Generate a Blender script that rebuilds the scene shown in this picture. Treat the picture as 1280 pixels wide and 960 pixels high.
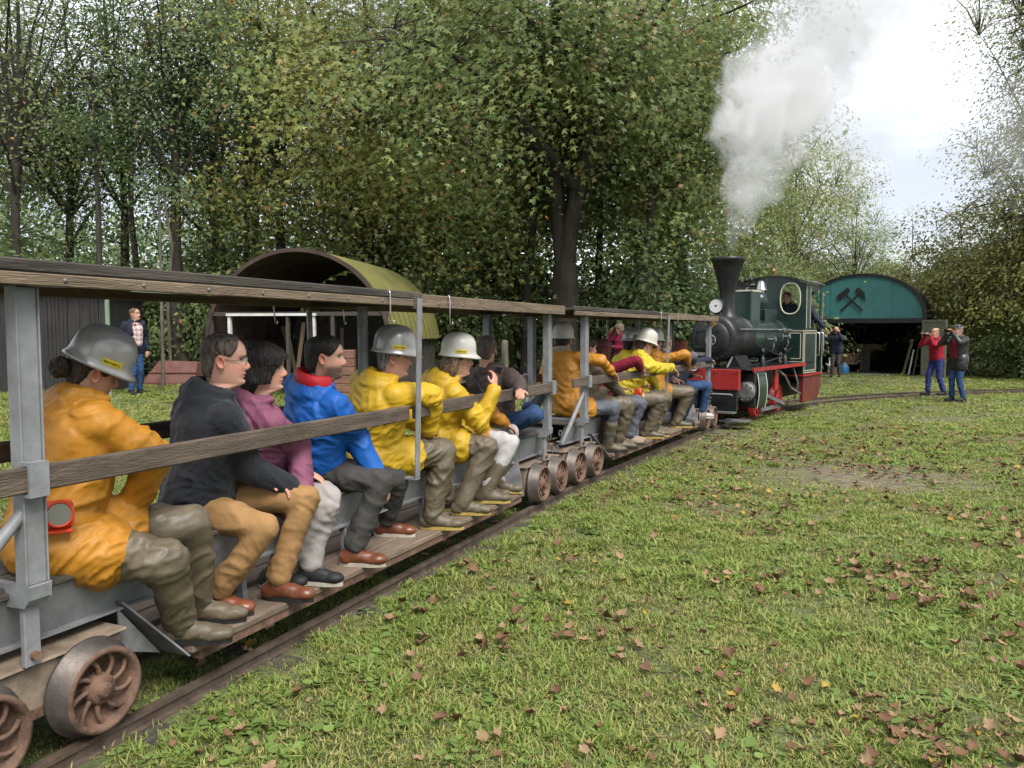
import bpy, bmesh, math, random
import numpy as np
from mathutils import Vector, Matrix

for o in list(bpy.data.objects): bpy.data.objects.remove(o)
SC = bpy.context.scene
COL = SC.collection
R = math.radians
# ------------------------------------------------------------------ camera, sky, sun
CAM_H = 1.6; F = 1000.0; YAW = R(24.0); PITCH = math.atan(66/1000)
cam_d = bpy.data.cameras.new('camera'); cam = bpy.data.objects.new('camera', cam_d); COL.objects.link(cam)
cam_d.sensor_width = 36; cam_d.lens = 36*F/1280; cam_d.clip_end = 2000; cam_d.clip_start = 0.05
cam.location = (0, 0, CAM_H); cam.rotation_euler = (math.pi/2-PITCH, 0, YAW)
SC.camera = cam

SUN_EL, SUN_AZ = R(52), R(-62)     # azimuth measured from +Y towards -X is positive; the sun is behind-right
sun_d = bpy.data.lights.new('sun', 'SUN'); sun_d.energy = 2.0; sun_d.angle = R(30); sun_d.color = (1, .96, .9)
sun = bpy.data.objects.new('sun', sun_d); COL.objects.link(sun)
sv = Vector((.80*math.cos(SUN_EL), -.60*math.cos(SUN_EL), math.sin(SUN_EL)))   # direction towards the sun
sun.rotation_euler = sv.to_track_quat('Z', 'Y').to_euler(); sun.location = (20, -20, 30)

W = bpy.data.worlds.new('World'); SC.world = W; W.use_nodes = True
nt = W.node_tree; nt.nodes.clear()
def wn(t, **k):
    n = nt.nodes.new(t)
    for a, b in k.items(): setattr(n, a, b)
    return n
out = wn('ShaderNodeOutputWorld'); bg1 = wn('ShaderNodeBackground'); bg2 = wn('ShaderNodeBackground'); mx = wn('ShaderNodeMixShader')
sky = wn('ShaderNodeTexSky', sky_type='NISHITA', sun_disc=False); sky.sun_elevation = SUN_EL
sky.sun_rotation = math.atan2(sv.x, sv.y)
bg1.inputs[1].default_value = .10
nt.links.new(sky.outputs[0], bg1.inputs[0])
tc = wn('ShaderNodeTexCoord'); mp = wn('ShaderNodeMapping'); mp.inputs['Scale'].default_value = (1, 1, 1.6)
nz = wn('ShaderNodeTexNoise'); nz.inputs['Scale'].default_value = 2.6; nz.inputs['Detail'].default_value = 7; nz.inputs['Roughness'].default_value = .55
nz.inputs['Distortion'].default_value = .35
cr = wn('ShaderNodeValToRGB'); cr.color_ramp.elements[0].position = .38; cr.color_ramp.elements[0].color = (.27, .285, .315, 1)
cr.color_ramp.elements[1].position = .74; cr.color_ramp.elements[1].color = (.78, .79, .81, 1)
nt.links.new(tc.outputs['Generated'], mp.inputs[0]); nt.links.new(mp.outputs[0], nz.inputs[0]); nt.links.new(nz.outputs[0], cr.inputs[0])
nt.links.new(cr.outputs[0], bg2.inputs[0]); bg2.inputs[1].default_value = 1.0
mx.inputs[0].default_value = .90
nt.links.new(bg1.outputs[0], mx.inputs[1]); nt.links.new(bg2.outputs[0], mx.inputs[2]); nt.links.new(mx.outputs[0], out.inputs[0])

SC.view_settings.view_transform = 'Standard'; SC.view_settings.look = 'None'
SC.view_settings.exposure = 1.62; SC.view_settings.gamma = 1
SC.cycles.use_denoising = True
SC.cycles.max_bounces = 6; SC.cycles.diffuse_bounces = 3; SC.cycles.glossy_bounces = 2; SC.cycles.transmission_bounces = 4
SC.cycles.volume_bounces = 3; SC.cycles.transparent_max_bounces = 6; SC.cycles.volume_step_rate = 2.0
SC.cycles.use_adaptive_sampling = True; SC.cycles.adaptive_threshold = 0.02

# ------------------------------------------------------------------ helpers
cY, sY = math.cos(YAW), math.sin(YAW)
def wxy(r, Z): return (r*cY - Z*sY, r*sY + Z*cY)           # right / depth from the standpoint -> world
def wpx(px, Z): return wxy((px-640)/F*Z, Z)
ALB = .66
def mat(name, col, rough=.7, metal=0.0, var=.12, scale=6.0, bump=.0, bscale=40.0, col2=None, spec=.4, stretch=None, dirt=None, dscale=2.0, damt=.5, attr=None, coat=0):
    """procedural surface: base colour broken up by two noises, optional dirt colour in patches, fine bump"""
    col = tuple(c*ALB for c in col); col2 = col2 and tuple(c*ALB for c in col2); dirt = dirt and tuple(c*ALB for c in dirt)
    m = bpy.data.materials.new(name); m.use_nodes = True; t = m.node_tree; b = t.nodes['Principled BSDF']
    b.inputs['Roughness'].default_value = rough; b.inputs['Metallic'].default_value = metal
    b.inputs['Specular IOR Level'].default_value = spec
    if coat: b.inputs['Coat Weight'].default_value = coat; b.inputs['Coat Roughness'].default_value = .15
    co = t.nodes.new('ShaderNodeTexCoord'); src = co.outputs['Object']
    if stretch:
        mp = t.nodes.new('ShaderNodeMapping'); mp.inputs['Scale'].default_value = stretch
        t.links.new(src, mp.inputs[0]); src = mp.outputs[0]
    n1 = t.nodes.new('ShaderNodeTexNoise'); n1.inputs['Scale'].default_value = scale; n1.inputs['Detail'].default_value = 6; n1.inputs['Roughness'].default_value = .65
    t.links.new(src, n1.inputs[0])
    mx = t.nodes.new('ShaderNodeMix'); mx.data_type = 'RGBA'
    c2 = col2 or tuple(max(0, c*(1-2.2*var)) for c in col)
    c1 = col if col2 else tuple(min(1, c*(1+var)) for c in col)
    rp = t.nodes.new('ShaderNodeMapRange'); rp.inputs[1].default_value = .33; rp.inputs[2].default_value = .67
    t.links.new(n1.outputs[0], rp.inputs[0]); t.links.new(rp.outputs[0], mx.inputs[0])
    mx.inputs[6].default_value = (*c2, 1); mx.inputs[7].default_value = (*c1, 1)
    res = mx.outputs[2]
    if attr:
        at = t.nodes.new('ShaderNodeAttribute'); at.attribute_name = attr
        mm = t.nodes.new('ShaderNodeMix'); mm.data_type = 'RGBA'; mm.blend_type = 'MULTIPLY'; mm.inputs[0].default_value = 1
        t.links.new(at.outputs['Color'], mm.inputs[6]); t.links.new(res, mm.inputs[7]); res = mm.outputs[2]
    if dirt:
        n2 = t.nodes.new('ShaderNodeTexNoise'); n2.inputs['Scale'].default_value = dscale; n2.inputs['Detail'].default_value = 8; n2.inputs['Roughness'].default_value = .7
        t.links.new(co.outputs['Object'], n2.inputs[0])
        r2 = t.nodes.new('ShaderNodeMapRange'); r2.inputs[1].default_value = .5; r2.inputs[2].default_value = .72; r2.inputs[4].default_value = damt
        t.links.new(n2.outputs[0], r2.inputs[0])
        m2 = t.nodes.new('ShaderNodeMix'); m2.data_type = 'RGBA'; m2.inputs[7].default_value = (*dirt, 1)
        t.links.new(r2.outputs[0], m2.inputs[0]); t.links.new(res, m2.inputs[6]); res = m2.outputs[2]
        mr = t.nodes.new('ShaderNodeMapRange'); mr.inputs[3].default_value = rough; mr.inputs[4].default_value = min(1, rough+.35)
        t.links.new(r2.outputs[0], mr.inputs[0]); t.links.new(mr.outputs[0], b.inputs['Roughness'])
    t.links.new(res, b.inputs['Base Color'])
    if bump:
        nb = t.nodes.new('ShaderNodeTexNoise'); nb.inputs['Scale'].default_value = bscale; nb.inputs['Detail'].default_value = 5
        t.links.new(src, nb.inputs[0])
        bp = t.nodes.new('ShaderNodeBump'); bp.inputs['Strength'].default_value = bump; bp.inputs['Distance'].default_value = .02
        t.links.new(nb.outputs[0], bp.inputs['Height']); t.links.new(bp.outputs[0], b.inputs['Normal'])
    return m
def leafmat(name, trans=.35, rough=.5, tint=(1, 1, 1)):
    """leaf: per-leaf colour attribute, light passing through the blade"""
    m = bpy.data.materials.new(name); m.use_nodes = True; t = m.node_tree; b = t.nodes['Principled BSDF']
    at = t.nodes.new('ShaderNodeAttribute'); at.attribute_name = 'col'
    mm = t.nodes.new('ShaderNodeMix'); mm.data_type = 'RGBA'; mm.blend_type = 'MULTIPLY'; mm.inputs[0].default_value = 1
    mm.inputs[7].default_value = (*tint, 1); t.links.new(at.outputs['Color'], mm.inputs[6])
    t.links.new(mm.outputs[2], b.inputs['Base Color']); b.inputs['Roughness'].default_value = rough; b.inputs['Specular IOR Level'].default_value = .35
    tr = t.nodes.new('ShaderNodeBsdfTranslucent'); t.links.new(mm.outputs[2], tr.inputs[0])
    ms = t.nodes.new('ShaderNodeMixShader'); ms.inputs[0].default_value = trans
    t.links.new(b.outputs[0], ms.inputs[1]); t.links.new(tr.outputs[0], ms.inputs[2]); t.links.new(ms.outputs[0], t.nodes['Material Output'].inputs[0])
    return m

def tag(o, label=None, cat=None, group=None, kind=None):
    if label: o['label'] = label
    if cat: o['category'] = cat
    if group: o['group'] = group
    if kind: o['kind'] = kind
    return o
def empty(name, loc=(0, 0, 0), rz=0.0, parent=None):
    o = bpy.data.objects.new(name, None); COL.objects.link(o); o.location = loc; o.rotation_euler = (0, 0, rz); o.empty_display_size = .1
    if parent: o.parent = parent
    return o
def link(name, me, m=None, parent=None, loc=None, rot=None):
    o = bpy.data.objects.new(name, me); COL.objects.link(o)
    if m is not None and not me.materials: me.materials.append(m)
    if parent: o.parent = parent
    if loc is not None: o.location = loc
    if rot is not None: o.rotation_euler = rot
    return o
def copy_tree(o, parent=None):
    c = o.copy(); COL.objects.link(c)
    if parent: c.parent = parent
    for ch in o.children: copy_tree(ch, c)
    return c
def np_mesh(name, V, Fc, cols=None, smooth=False, fsize=4):
    V = np.asarray(V, np.float32); Fc = np.asarray(Fc, np.int32).reshape(-1, fsize)
    me = bpy.data.meshes.new(name); n = len(Fc)
    me.vertices.add(len(V)); me.vertices.foreach_set('co', V.ravel())
    me.loops.add(n*fsize); me.loops.foreach_set('vertex_index', Fc.ravel())
    me.polygons.add(n); me.polygons.foreach_set('loop_start', np.arange(0, n*fsize, fsize, dtype=np.int32))
    if smooth: me.polygons.foreach_set('use_smooth', np.ones(n, bool))
    me.update(calc_edges=True)
    if cols is not None:
        a = me.attributes.new('col', 'FLOAT_COLOR', 'POINT'); c = np.ones((len(V), 4), np.float32); c[:, :3] = cols
        a.data.foreach_set('color', c.ravel())
    return me
class MB:
    """collects shapes for ONE mesh"""
    def __init__(s): s.v = []; s.f = []; s.sm = []
    def add(s, v, f, smooth=False):
        n = len(s.v); s.v += [tuple(p) for p in v]; s.f += [tuple(i+n for i in q) for q in f]; s.sm += [smooth]*len(f)
    def box(s, x0, x1, y0, y1, z0, z1, M=None):
        v = [(x, y, z) for x in (x0, x1) for y in (y0, y1) for z in (z0, z1)]
        if M is not None: v = [M @ Vector(p) for p in v]
        s.add(v, [(0, 1, 3, 2), (4, 6, 7, 5), (0, 4, 5, 1), (2, 3, 7, 6), (0, 2, 6, 4), (1, 5, 7, 3)]); return s
    def beam(s, a, b, w, h, up=(0, 0, 1)):
        a, b = Vector(a), Vector(b); d = (b-a).normalized(); u = Vector(up); r = d.cross(u)
        if r.length < 1e-4: r = d.cross(Vector((1, 0, 0)))
        r.normalize(); u = r.cross(d)
        v = [p + r*(w/2)*i + u*(h/2)*j for p in (a, b) for i, j in ((-1, -1), (1, -1), (1, 1), (-1, 1))]
        s.add(v, [(0, 3, 2, 1), (4, 5, 6, 7), (0, 1, 5, 4), (1, 2, 6, 5), (2, 3, 7, 6), (3, 0, 4, 7)]); return s
    def tube(s, pts, rad, n=10, cap=True, smooth=True):
        pts = [Vector(p) for p in pts]; rads = rad if isinstance(rad, (list, tuple)) else [rad]*len(pts)
        ring = []; up = None
        for i, p in enumerate(pts):
            d = (pts[min(i+1, len(pts)-1)]-pts[max(i-1, 0)]).normalized()
            if up is None: up = d.orthogonal().normalized()
            u = (up - d*up.dot(d)).normalized(); up = u; w = d.cross(u)
            ring.append([p + (u*math.cos(2*math.pi*k/n) + w*math.sin(2*math.pi*k/n))*rads[i] for k in range(n)])
        v = [q for r in ring for q in r]; f = []
        for i in range(len(pts)-1):
            for k in range(n): f.append((i*n+k, i*n+(k+1) % n, (i+1)*n+(k+1) % n, (i+1)*n+k))
        s.add(v, f, smooth)
        if cap:
            s.add(ring[0], [tuple(range(n-1, -1, -1))]); s.add(ring[-1], [tuple(range(n))])
        return s
    def lathe(s, prof, axis='Z', c=(0, 0, 0), n=32, smooth=True, M=None):
        """prof: (radius, height) pairs"""
        v = []
        for r, h in prof:
            for k in range(n):
                a = 2*math.pi*k/n; x, y = r*math.cos(a), r*math.sin(a)
                p = {'Z': (x, y, h), 'X': (h, x, y), 'Y': (y, h, x)}[axis]
                p = Vector(p)+Vector(c); v.append(M @ p if M is not None else p)
        f = [(i*n+k, i*n+(k+1) % n, (i+1)*n+(k+1) % n, (i+1)*n+k) for i in range(len(prof)-1) for k in range(n)]
        s.add(v, f, smooth)
        for i, rev in ((0, True), (len(prof)-1, False)):
            if prof[i][0] > 1e-4:
                q = v[i*n:(i+1)*n]; s.add(q, [tuple(range(n-1, -1, -1)) if rev else tuple(range(n))])
        return s
    def prism(s, poly, a0, a1, plane='XZ', M=None, smooth=False):
        """polygon in a plane extruded along the third axis"""
        def P(p, a): return {'XZ': (p[0], a, p[1]), 'YZ': (a, p[0], p[1]), 'XY': (p[0], p[1], a)}[plane]
        n = len(poly); v = [Vector(P(p, a)) for a in (a0, a1) for p in poly]
        if M is not None: v = [M @ p for p in v]
        s.add(v[:n], [tuple(range(n))]); s.add(v[n:], [tuple(range(n-1, -1, -1))])
        s.add(v, [(i, (i+1) % n, n+(i+1) % n, n+i) for i in range(n)], smooth); return s
    def mesh(s, name, bevel=0):
        me = bpy.data.meshes.new(name); me.from_pydata(s.v, [], s.f); me.polygons.foreach_set('use_smooth', s.sm)
        bm = bmesh.new(); bm.from_mesh(me)
        if bevel:
            bmesh.ops.remove_doubles(bm, verts=bm.verts, dist=1e-5)
            es = [e for e in bm.edges if len(e.link_faces) == 2 and e.calc_face_angle(0) > .6]
            bmesh.ops.bevel(bm, geom=es, offset=bevel, segments=1, affect='EDGES', clamp_overlap=True)
        bmesh.ops.recalc_face_normals(bm, faces=bm.faces); bm.to_mesh(me); bm.free(); me.update(); return me
    def build(s, name, m, parent=None, bevel=0, loc=None, rot=None):
        return link(name, s.mesh(name, bevel), m, parent, loc, rot)
def smoothstep(a, b, x):
    t = np.clip((np.asarray(x, float)-a)/(b-a), 0, 1); return t*t*(3-2*t)
# vectorised value noise
_rng = np.random.default_rng(5); _T = _rng.random((32, 32, 32))
def vnoise(p):
    p = np.asarray(p, float); i = np.floor(p).astype(int); f = p-i; f = f*f*(3-2*f)
    def g(a, b, c): return _T[(i[..., 0]+a) & 31, (i[..., 1]+b) & 31, (i[..., 2]+c) & 31]
    x, y, z = f[..., 0], f[..., 1], f[..., 2]
    def lx(b, c): return g(0, b, c)*(1-x)+g(1, b, c)*x
    return (lx(0, 0)*(1-y)+lx(1, 0)*y)*(1-z)+(lx(0, 1)*(1-y)+lx(1, 1)*y)*z
# ------------------------------------------------------------------ materials
M = {}
M['bark'] = mat('bark', (.075, .062, .05), .95, var=.3, scale=5, bump=.8, bscale=18, stretch=(1, 1, .25), dirt=(.06, .075, .035), dscale=1.2, damt=.6)
M['bark_pale'] = mat('bark_pale', (.17, .15, .12), .95, var=.3, scale=5, bump=.6, bscale=18, stretch=(1, 1, .3), dirt=(.08, .09, .05), damt=.5)
M['leaf'] = leafmat('leaf_surface', .52, .42, (1.85, 1.85, 1.8))
M['grass'] = leafmat('grass_blade', .35, .6, (1.30, 1.24, 1.1))
M['litter'] = leafmat('dry_leaf', .15, .75, (.78, .77, .77))
M['wood_grey'] = mat('weathered_wood', (.15, .112, .082), .8, var=.25, scale=4, bump=.5, bscale=30, stretch=(8, .6, 8), dirt=(.055, .045, .035), dscale=3, damt=.8)
M['wood_light'] = mat('light_weathered_wood', (.245, .18, .118), .8, var=.22, scale=4, bump=.5, bscale=30, stretch=(8, .6, 8), dirt=(.12, .085, .06), dscale=2.5, damt=.8)
M['wood_dark'] = mat('dark_weathered_wood', (.085, .072, .058), .85, var=.3, scale=4, bump=.5, bscale=30, stretch=(8, .5, 8), dirt=(.06, .065, .04), dscale=2.5, damt=.7)
M['deck'] = mat('footboard_wood', (.27, .195, .14), .85, var=.2, scale=5, bump=.4, bscale=30, stretch=(9, .6, 9), dirt=(.12, .09, .065), dscale=2.2, damt=.75)
M['steel'] = mat('grey_painted_steel', (.27, .278, .288), .5, var=.12, scale=9, bump=.08, bscale=60, dirt=(.17, .15, .13), dscale=6, damt=.55)
M['steel_dk'] = mat('worn_grey_steel', (.22, .225, .23), .55, .2, var=.2, scale=7, bump=.1, bscale=50, dirt=(.14, .09, .065), dscale=4, damt=.8)
M['rust'] = mat('rusty_steel', (.215, .122, .08), .8, .1, var=.3, scale=9, bump=.3, bscale=50, dirt=(.13, .085, .065), dscale=5, damt=.8)
M['tread'] = mat('worn_wheel_tread', (.17, .145, .13), .5, .5, var=.2, scale=8, bump=.08, bscale=60, dirt=(.16, .10, .07), dscale=5, damt=.6)
M['rustbox'] = mat('rusty_beige_steel', (.29, .225, .16), .8, .0, var=.2, scale=7, bump=.2, bscale=45, dirt=(.17, .085, .06), dscale=5, damt=.9)
M['railsteel'] = mat('rail_steel', (.15, .11, .085), .6, .3, var=.25, scale=9, bump=.2, bscale=50, dirt=(.12, .07, .045), dscale=6, damt=.8)
M['white'] = mat('white_paint', (.72, .72, .70), .6, var=.06, scale=5, dirt=(.4, .36, .3), dscale=4, damt=.5)
M['chrome'] = mat('bright_metal', (.62, .62, .62), .25, .9, var=.05)
M['iron'] = mat('black_iron', (.015, .016, .018), .4, .1, var=.2, scale=8, bump=.05, dirt=(.04, .034, .03), dscale=5, damt=.5)
M['green'] = mat('dark_green_enamel', (.0075, .031, .024), .36, var=.12, scale=4, coat=.2, dirt=(.016, .033, .024), dscale=3, damt=.5)
M['red'] = mat('red_enamel', (.40, .018, .016), .45, var=.15, scale=5, coat=.1, dirt=(.25, .03, .025), dscale=4, damt=.5)
M['maroon'] = mat('dark_red_enamel', (.19, .02, .022), .35, var=.2, scale=5, coat=.3, dirt=(.06, .02, .02), dscale=4, damt=.7)
M['cream'] = mat('cream_lining', (.66, .62, .48), .5, var=.05)
M['black'] = mat('black_plastic', (.012, .012, .013), .4, var=.1)
M['glass'] = mat('dark_glass', (.02, .025, .025), .05, var=.1, spec=.8)
M['brass'] = mat('brass', (.55, .36, .12), .35, .8, var=.15)
M['teal'] = mat('teal_sheet', (.05, .205, .20), .55, var=.07, scale=1.5, dirt=(.045, .15, .145), dscale=1.2, damt=.6)
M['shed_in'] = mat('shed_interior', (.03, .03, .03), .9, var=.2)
M['moss'] = mat('mossy_corrugated_iron', (.26, .235, .065), .85, var=.25, scale=3, col2=(.18, .19, .05), bump=.3, dirt=(.10, .075, .05), dscale=1.3, damt=.7)
M['rustroof'] = mat('rusty_roof_inside', (.075, .045, .035), .85, var=.3, scale=3)
M['hut'] = mat('black_tarred_wood', (.036, .034, .033), .85, var=.3, scale=4, bump=.4, bscale=30, stretch=(8, 8, .5), dirt=(.05, .045, .04), damt=.5)
M['beige'] = mat('beige_sheet', (.30, .29, .23), .7, var=.15, scale=3, dirt=(.12, .12, .09), damt=.7)

# ------------------------------------------------------------------ ground
TRK = [(-2.95, -12), (-2.95, 2), (-2.95, 7.2), (-2.85, 9.5), (-2.62, 12.3), (-2.38, 14.2), (-1.95, 16.6), (-1.1, 19.0), (.6, 21.6), (3.2, 24.2), (6.6, 26.4), (11, 28.0), (18, 29.2), (30, 29.8)]
def catmull(P, n=12):
    P = [np.array(p, float) for p in P]; P = [2*P[0]-P[1]]+P+[2*P[-1]-P[-2]]; o = []
    for i in range(1, len(P)-2):
        a, b, c, d = P[i-1:i+3]
        for k in range(n):
            t = k/n; o.append(.5*((2*b)+(-a+c)*t+(2*a-5*b+4*c-d)*t*t+(-a+3*b-3*c+d)*t**3))
    o.append(P[-2]); return np.array(o)
TP = catmull(TRK)
def _trackdist(x, y):
    d = np.full(x.shape, 1e9); Q = np.concatenate([TP[:1], TP[24:]])
    for a, b in zip(Q[:-1], Q[1:]):
        ab = b-a; t = np.clip(((x-a[0])*ab[0]+(y-a[1])*ab[1])/(ab@ab), 0, 1)
        d = np.minimum(d, np.hypot(x-a[0]-t*ab[0], y-a[1]-t*ab[1]))
    return d
_gx = np.arange(-9, 16, .05); _gy = np.arange(-9, 31, .05); _TD = _trackdist(*np.meshgrid(_gx, _gy, indexing='ij'))
def trackdist(x, y):
    """distance to the track centre line, read off a fine grid; far away it only needs to be large"""
    x = np.asarray(x, float); y = np.asarray(y, float); u = (np.clip(x, -8.95, 15.85)+9)/.05; v = (np.clip(y, -8.95, 30.85)+9)/.05; i = u.astype(int); j = v.astype(int); p = u-i; q = v-j
    return (_TD[i, j]*(1-p)+_TD[i+1, j]*p)*(1-q)+(_TD[i, j+1]*(1-p)+_TD[i+1, j+1]*p)*q + np.maximum(0, np.abs(x-3.5)-12.3)
def gz(x, y):
    x = np.asarray(x, float); y = np.asarray(y, float)
    p = np.stack([x*.35, y*.35, x*0+3.3], -1); q = np.stack([x*1.7, y*1.7, x*0+7.7], -1)
    und = (vnoise(p)-.5)*.10+(vnoise(q)-.5)*.025
    left = .25*smoothstep(4.2, 9.0, -x-.12*np.maximum(y-8, 0)*0)*(1-smoothstep(26, 40, np.hypot(x, y)))
    return und*smoothstep(.55, 1.6, trackdist(x, y))*smoothstep(0, 1.5, np.hypot(x, y)) + left
def bare(x, y):
    """0..1 how worn the turf is: a trodden patch on the lawn and noise"""
    bx, by = wxy(3.9, 8.9); cx, cy = wxy(3.2, 3.95); ex, ey = wxy(3.0, 12.0)
    e1 = np.exp(-(((x-bx)/1.1)**2+((y-by)/.95)**2)); e2 = .9*np.exp(-(((x-cx)/.5)**2+((y-cy)/.4)**2)); e3 = .45*np.exp(-(((x-ex)/1.6)**2+((y-ey)/2.0)**2))
    n = vnoise(np.stack([np.asarray(x)*.8, np.asarray(y)*.8, np.asarray(x)*0+1.5], -1)); n2 = vnoise(np.stack([np.asarray(x)*3.1, np.asarray(y)*3.1, np.asarray(x)*0+4.5], -1))
    return np.clip((e1+e2+e3)*(.45+.9*n2)+smoothstep(.62, .85, n)*.45, 0, 1)
def axis(a, b, n, lo, hi, m):
    """coordinates dense between lo and hi, sparse out to a..b"""
    return np.concatenate([-np.geomspace(-a+lo+1, 1, n)[:-1]+lo+1, np.linspace(lo, hi, m), np.geomspace(1, b-hi+1, n)[1:]+hi-1])
gx = axis(-600, 600, 16, -22, 22, 221); gy = axis(-600, 600, 16, -6, 36, 211)
GX, GY = np.meshgrid(gx, gy, indexing='ij'); GZ = gz(GX, GY)
nx, ny = GX.shape; idx = np.arange(nx*ny).reshape(nx, ny)
Fq = np.stack([idx[:-1, :-1], idx[1:, :-1], idx[1:, 1:], idx[:-1, 1:]], -1).reshape(-1, 4)
bc = bare(GX, GY)[..., None]
gcol = np.array([.135, .155, .055])*(1-bc)+np.array([.25, .195, .135])*bc
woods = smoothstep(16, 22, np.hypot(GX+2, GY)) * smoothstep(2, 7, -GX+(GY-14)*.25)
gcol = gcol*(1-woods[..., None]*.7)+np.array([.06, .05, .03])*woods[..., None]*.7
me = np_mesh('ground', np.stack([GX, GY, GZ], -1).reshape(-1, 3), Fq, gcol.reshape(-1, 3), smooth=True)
M['ground'] = mat('lawn_soil', (1, 1, 1), .95, var=.25, scale=9, bump=.9, bscale=60, attr='col', dirt=(.12, .16, .05), dscale=.7, damt=.5)
tag(link('ground', me, M['ground']), kind='structure')

# ------------------------------------------------------------------ railway track
trk = empty('railway_track'); tag(trk, kind='structure')
def offset_line(d, z, i0=0, i1=None):
    P = TP[i0:i1]; T = np.gradient(P, axis=0); T /= np.linalg.norm(T, axis=1)[:, None]
    return [(p[0]+t[1]*d, p[1]-t[0]*d, z) for p, t in zip(P, T)]
for side in (-1, 1):
    mb = MB(); prof = [(-.035, 0), (.035, 0), (.035, .008), (.008, .014), (.008, .05), (.02, .055), (.02, .073), (-.02, .073), (-.02, .055), (-.008, .05), (-.008, .014), (-.035, .008)]
    L = [offset_line(side*.3+p[0], p[1]-.005) for p in prof]; n = len(L[0]); k = len(prof)
    mb.add([L[j][i] for i in range(n) for j in range(k)], [(i*k+j, i*k+(j+1) % k, (i+1)*k+(j+1) % k, (i+1)*k+j) for i in range(n-1) for j in range(k)])
    mb.build('rail', M['railsteel'], trk)
slm = MB().box(-.5, .5, -.08, .08, -.1, .004).mesh('sleeper', .01); slm.materials.append(M['wood_dark'])
s = 0; dist = 0; nexts = 0
for a, b in zip(TP[:-1], TP[1:]):
    L = np.linalg.norm(b-a)
    while nexts < dist+L:
        p = a+(b-a)*(nexts-dist)/L; ang = math.atan2(b[1]-a[1], b[0]-a[0])-math.pi/2
        if -1 < p[1] < 29 and p[0] < 15: link('sleeper', slm, None, trk, (p[0], p[1], 0), (0, 0, ang))
        nexts += .75
    dist += L
# ------------------------------------------------------------------ passenger coaches
def wheel_mesh():
    mb = MB()
    # axis along X, outer face towards +X; tread, flange on the inner side
    prof = [(.05, -.055), (.178, -.055), (.185, -.048), (.185, -.036), (.166, -.028), (.160, .045), (.148, .05), (.138, .048), (.134, .005), (.128, -.012), (.05, -.018), (.05, -.055)]
    mb.lathe(prof, 'X', n=40)
    nt = len(mb.f)
    mb.lathe([(.0, .052), (.022, .052), (.03, .046), (.03, .036), (.05, .034), (.058, .02), (.062, -.02)], 'X', n=20)
    for k in range(9):
        a = 2*math.pi*k/9; pts = []
        for t in np.linspace(0, 1, 6):
            r = .055+t*.082; b = a+.35*t*t; pts.append((.012+.006*math.sin(t*3), r*math.cos(b), r*math.sin(b)))
        mb.tube(pts, [.011, .010, .009, .009, .010, .012], 6)
    me = mb.mesh('wheel'); me.materials.append(M['tread']); me.materials.append(M['rust'])
    idx = []
    for p in me.polygons:
        c = p.center; r = math.hypot(c.y, c.z); idx.append(0 if (r > .155 or c.x < -.03) else 1)
    me.polygons.foreach_set('material_index', idx); return me
WHEEL = wheel_mesh()
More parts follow.
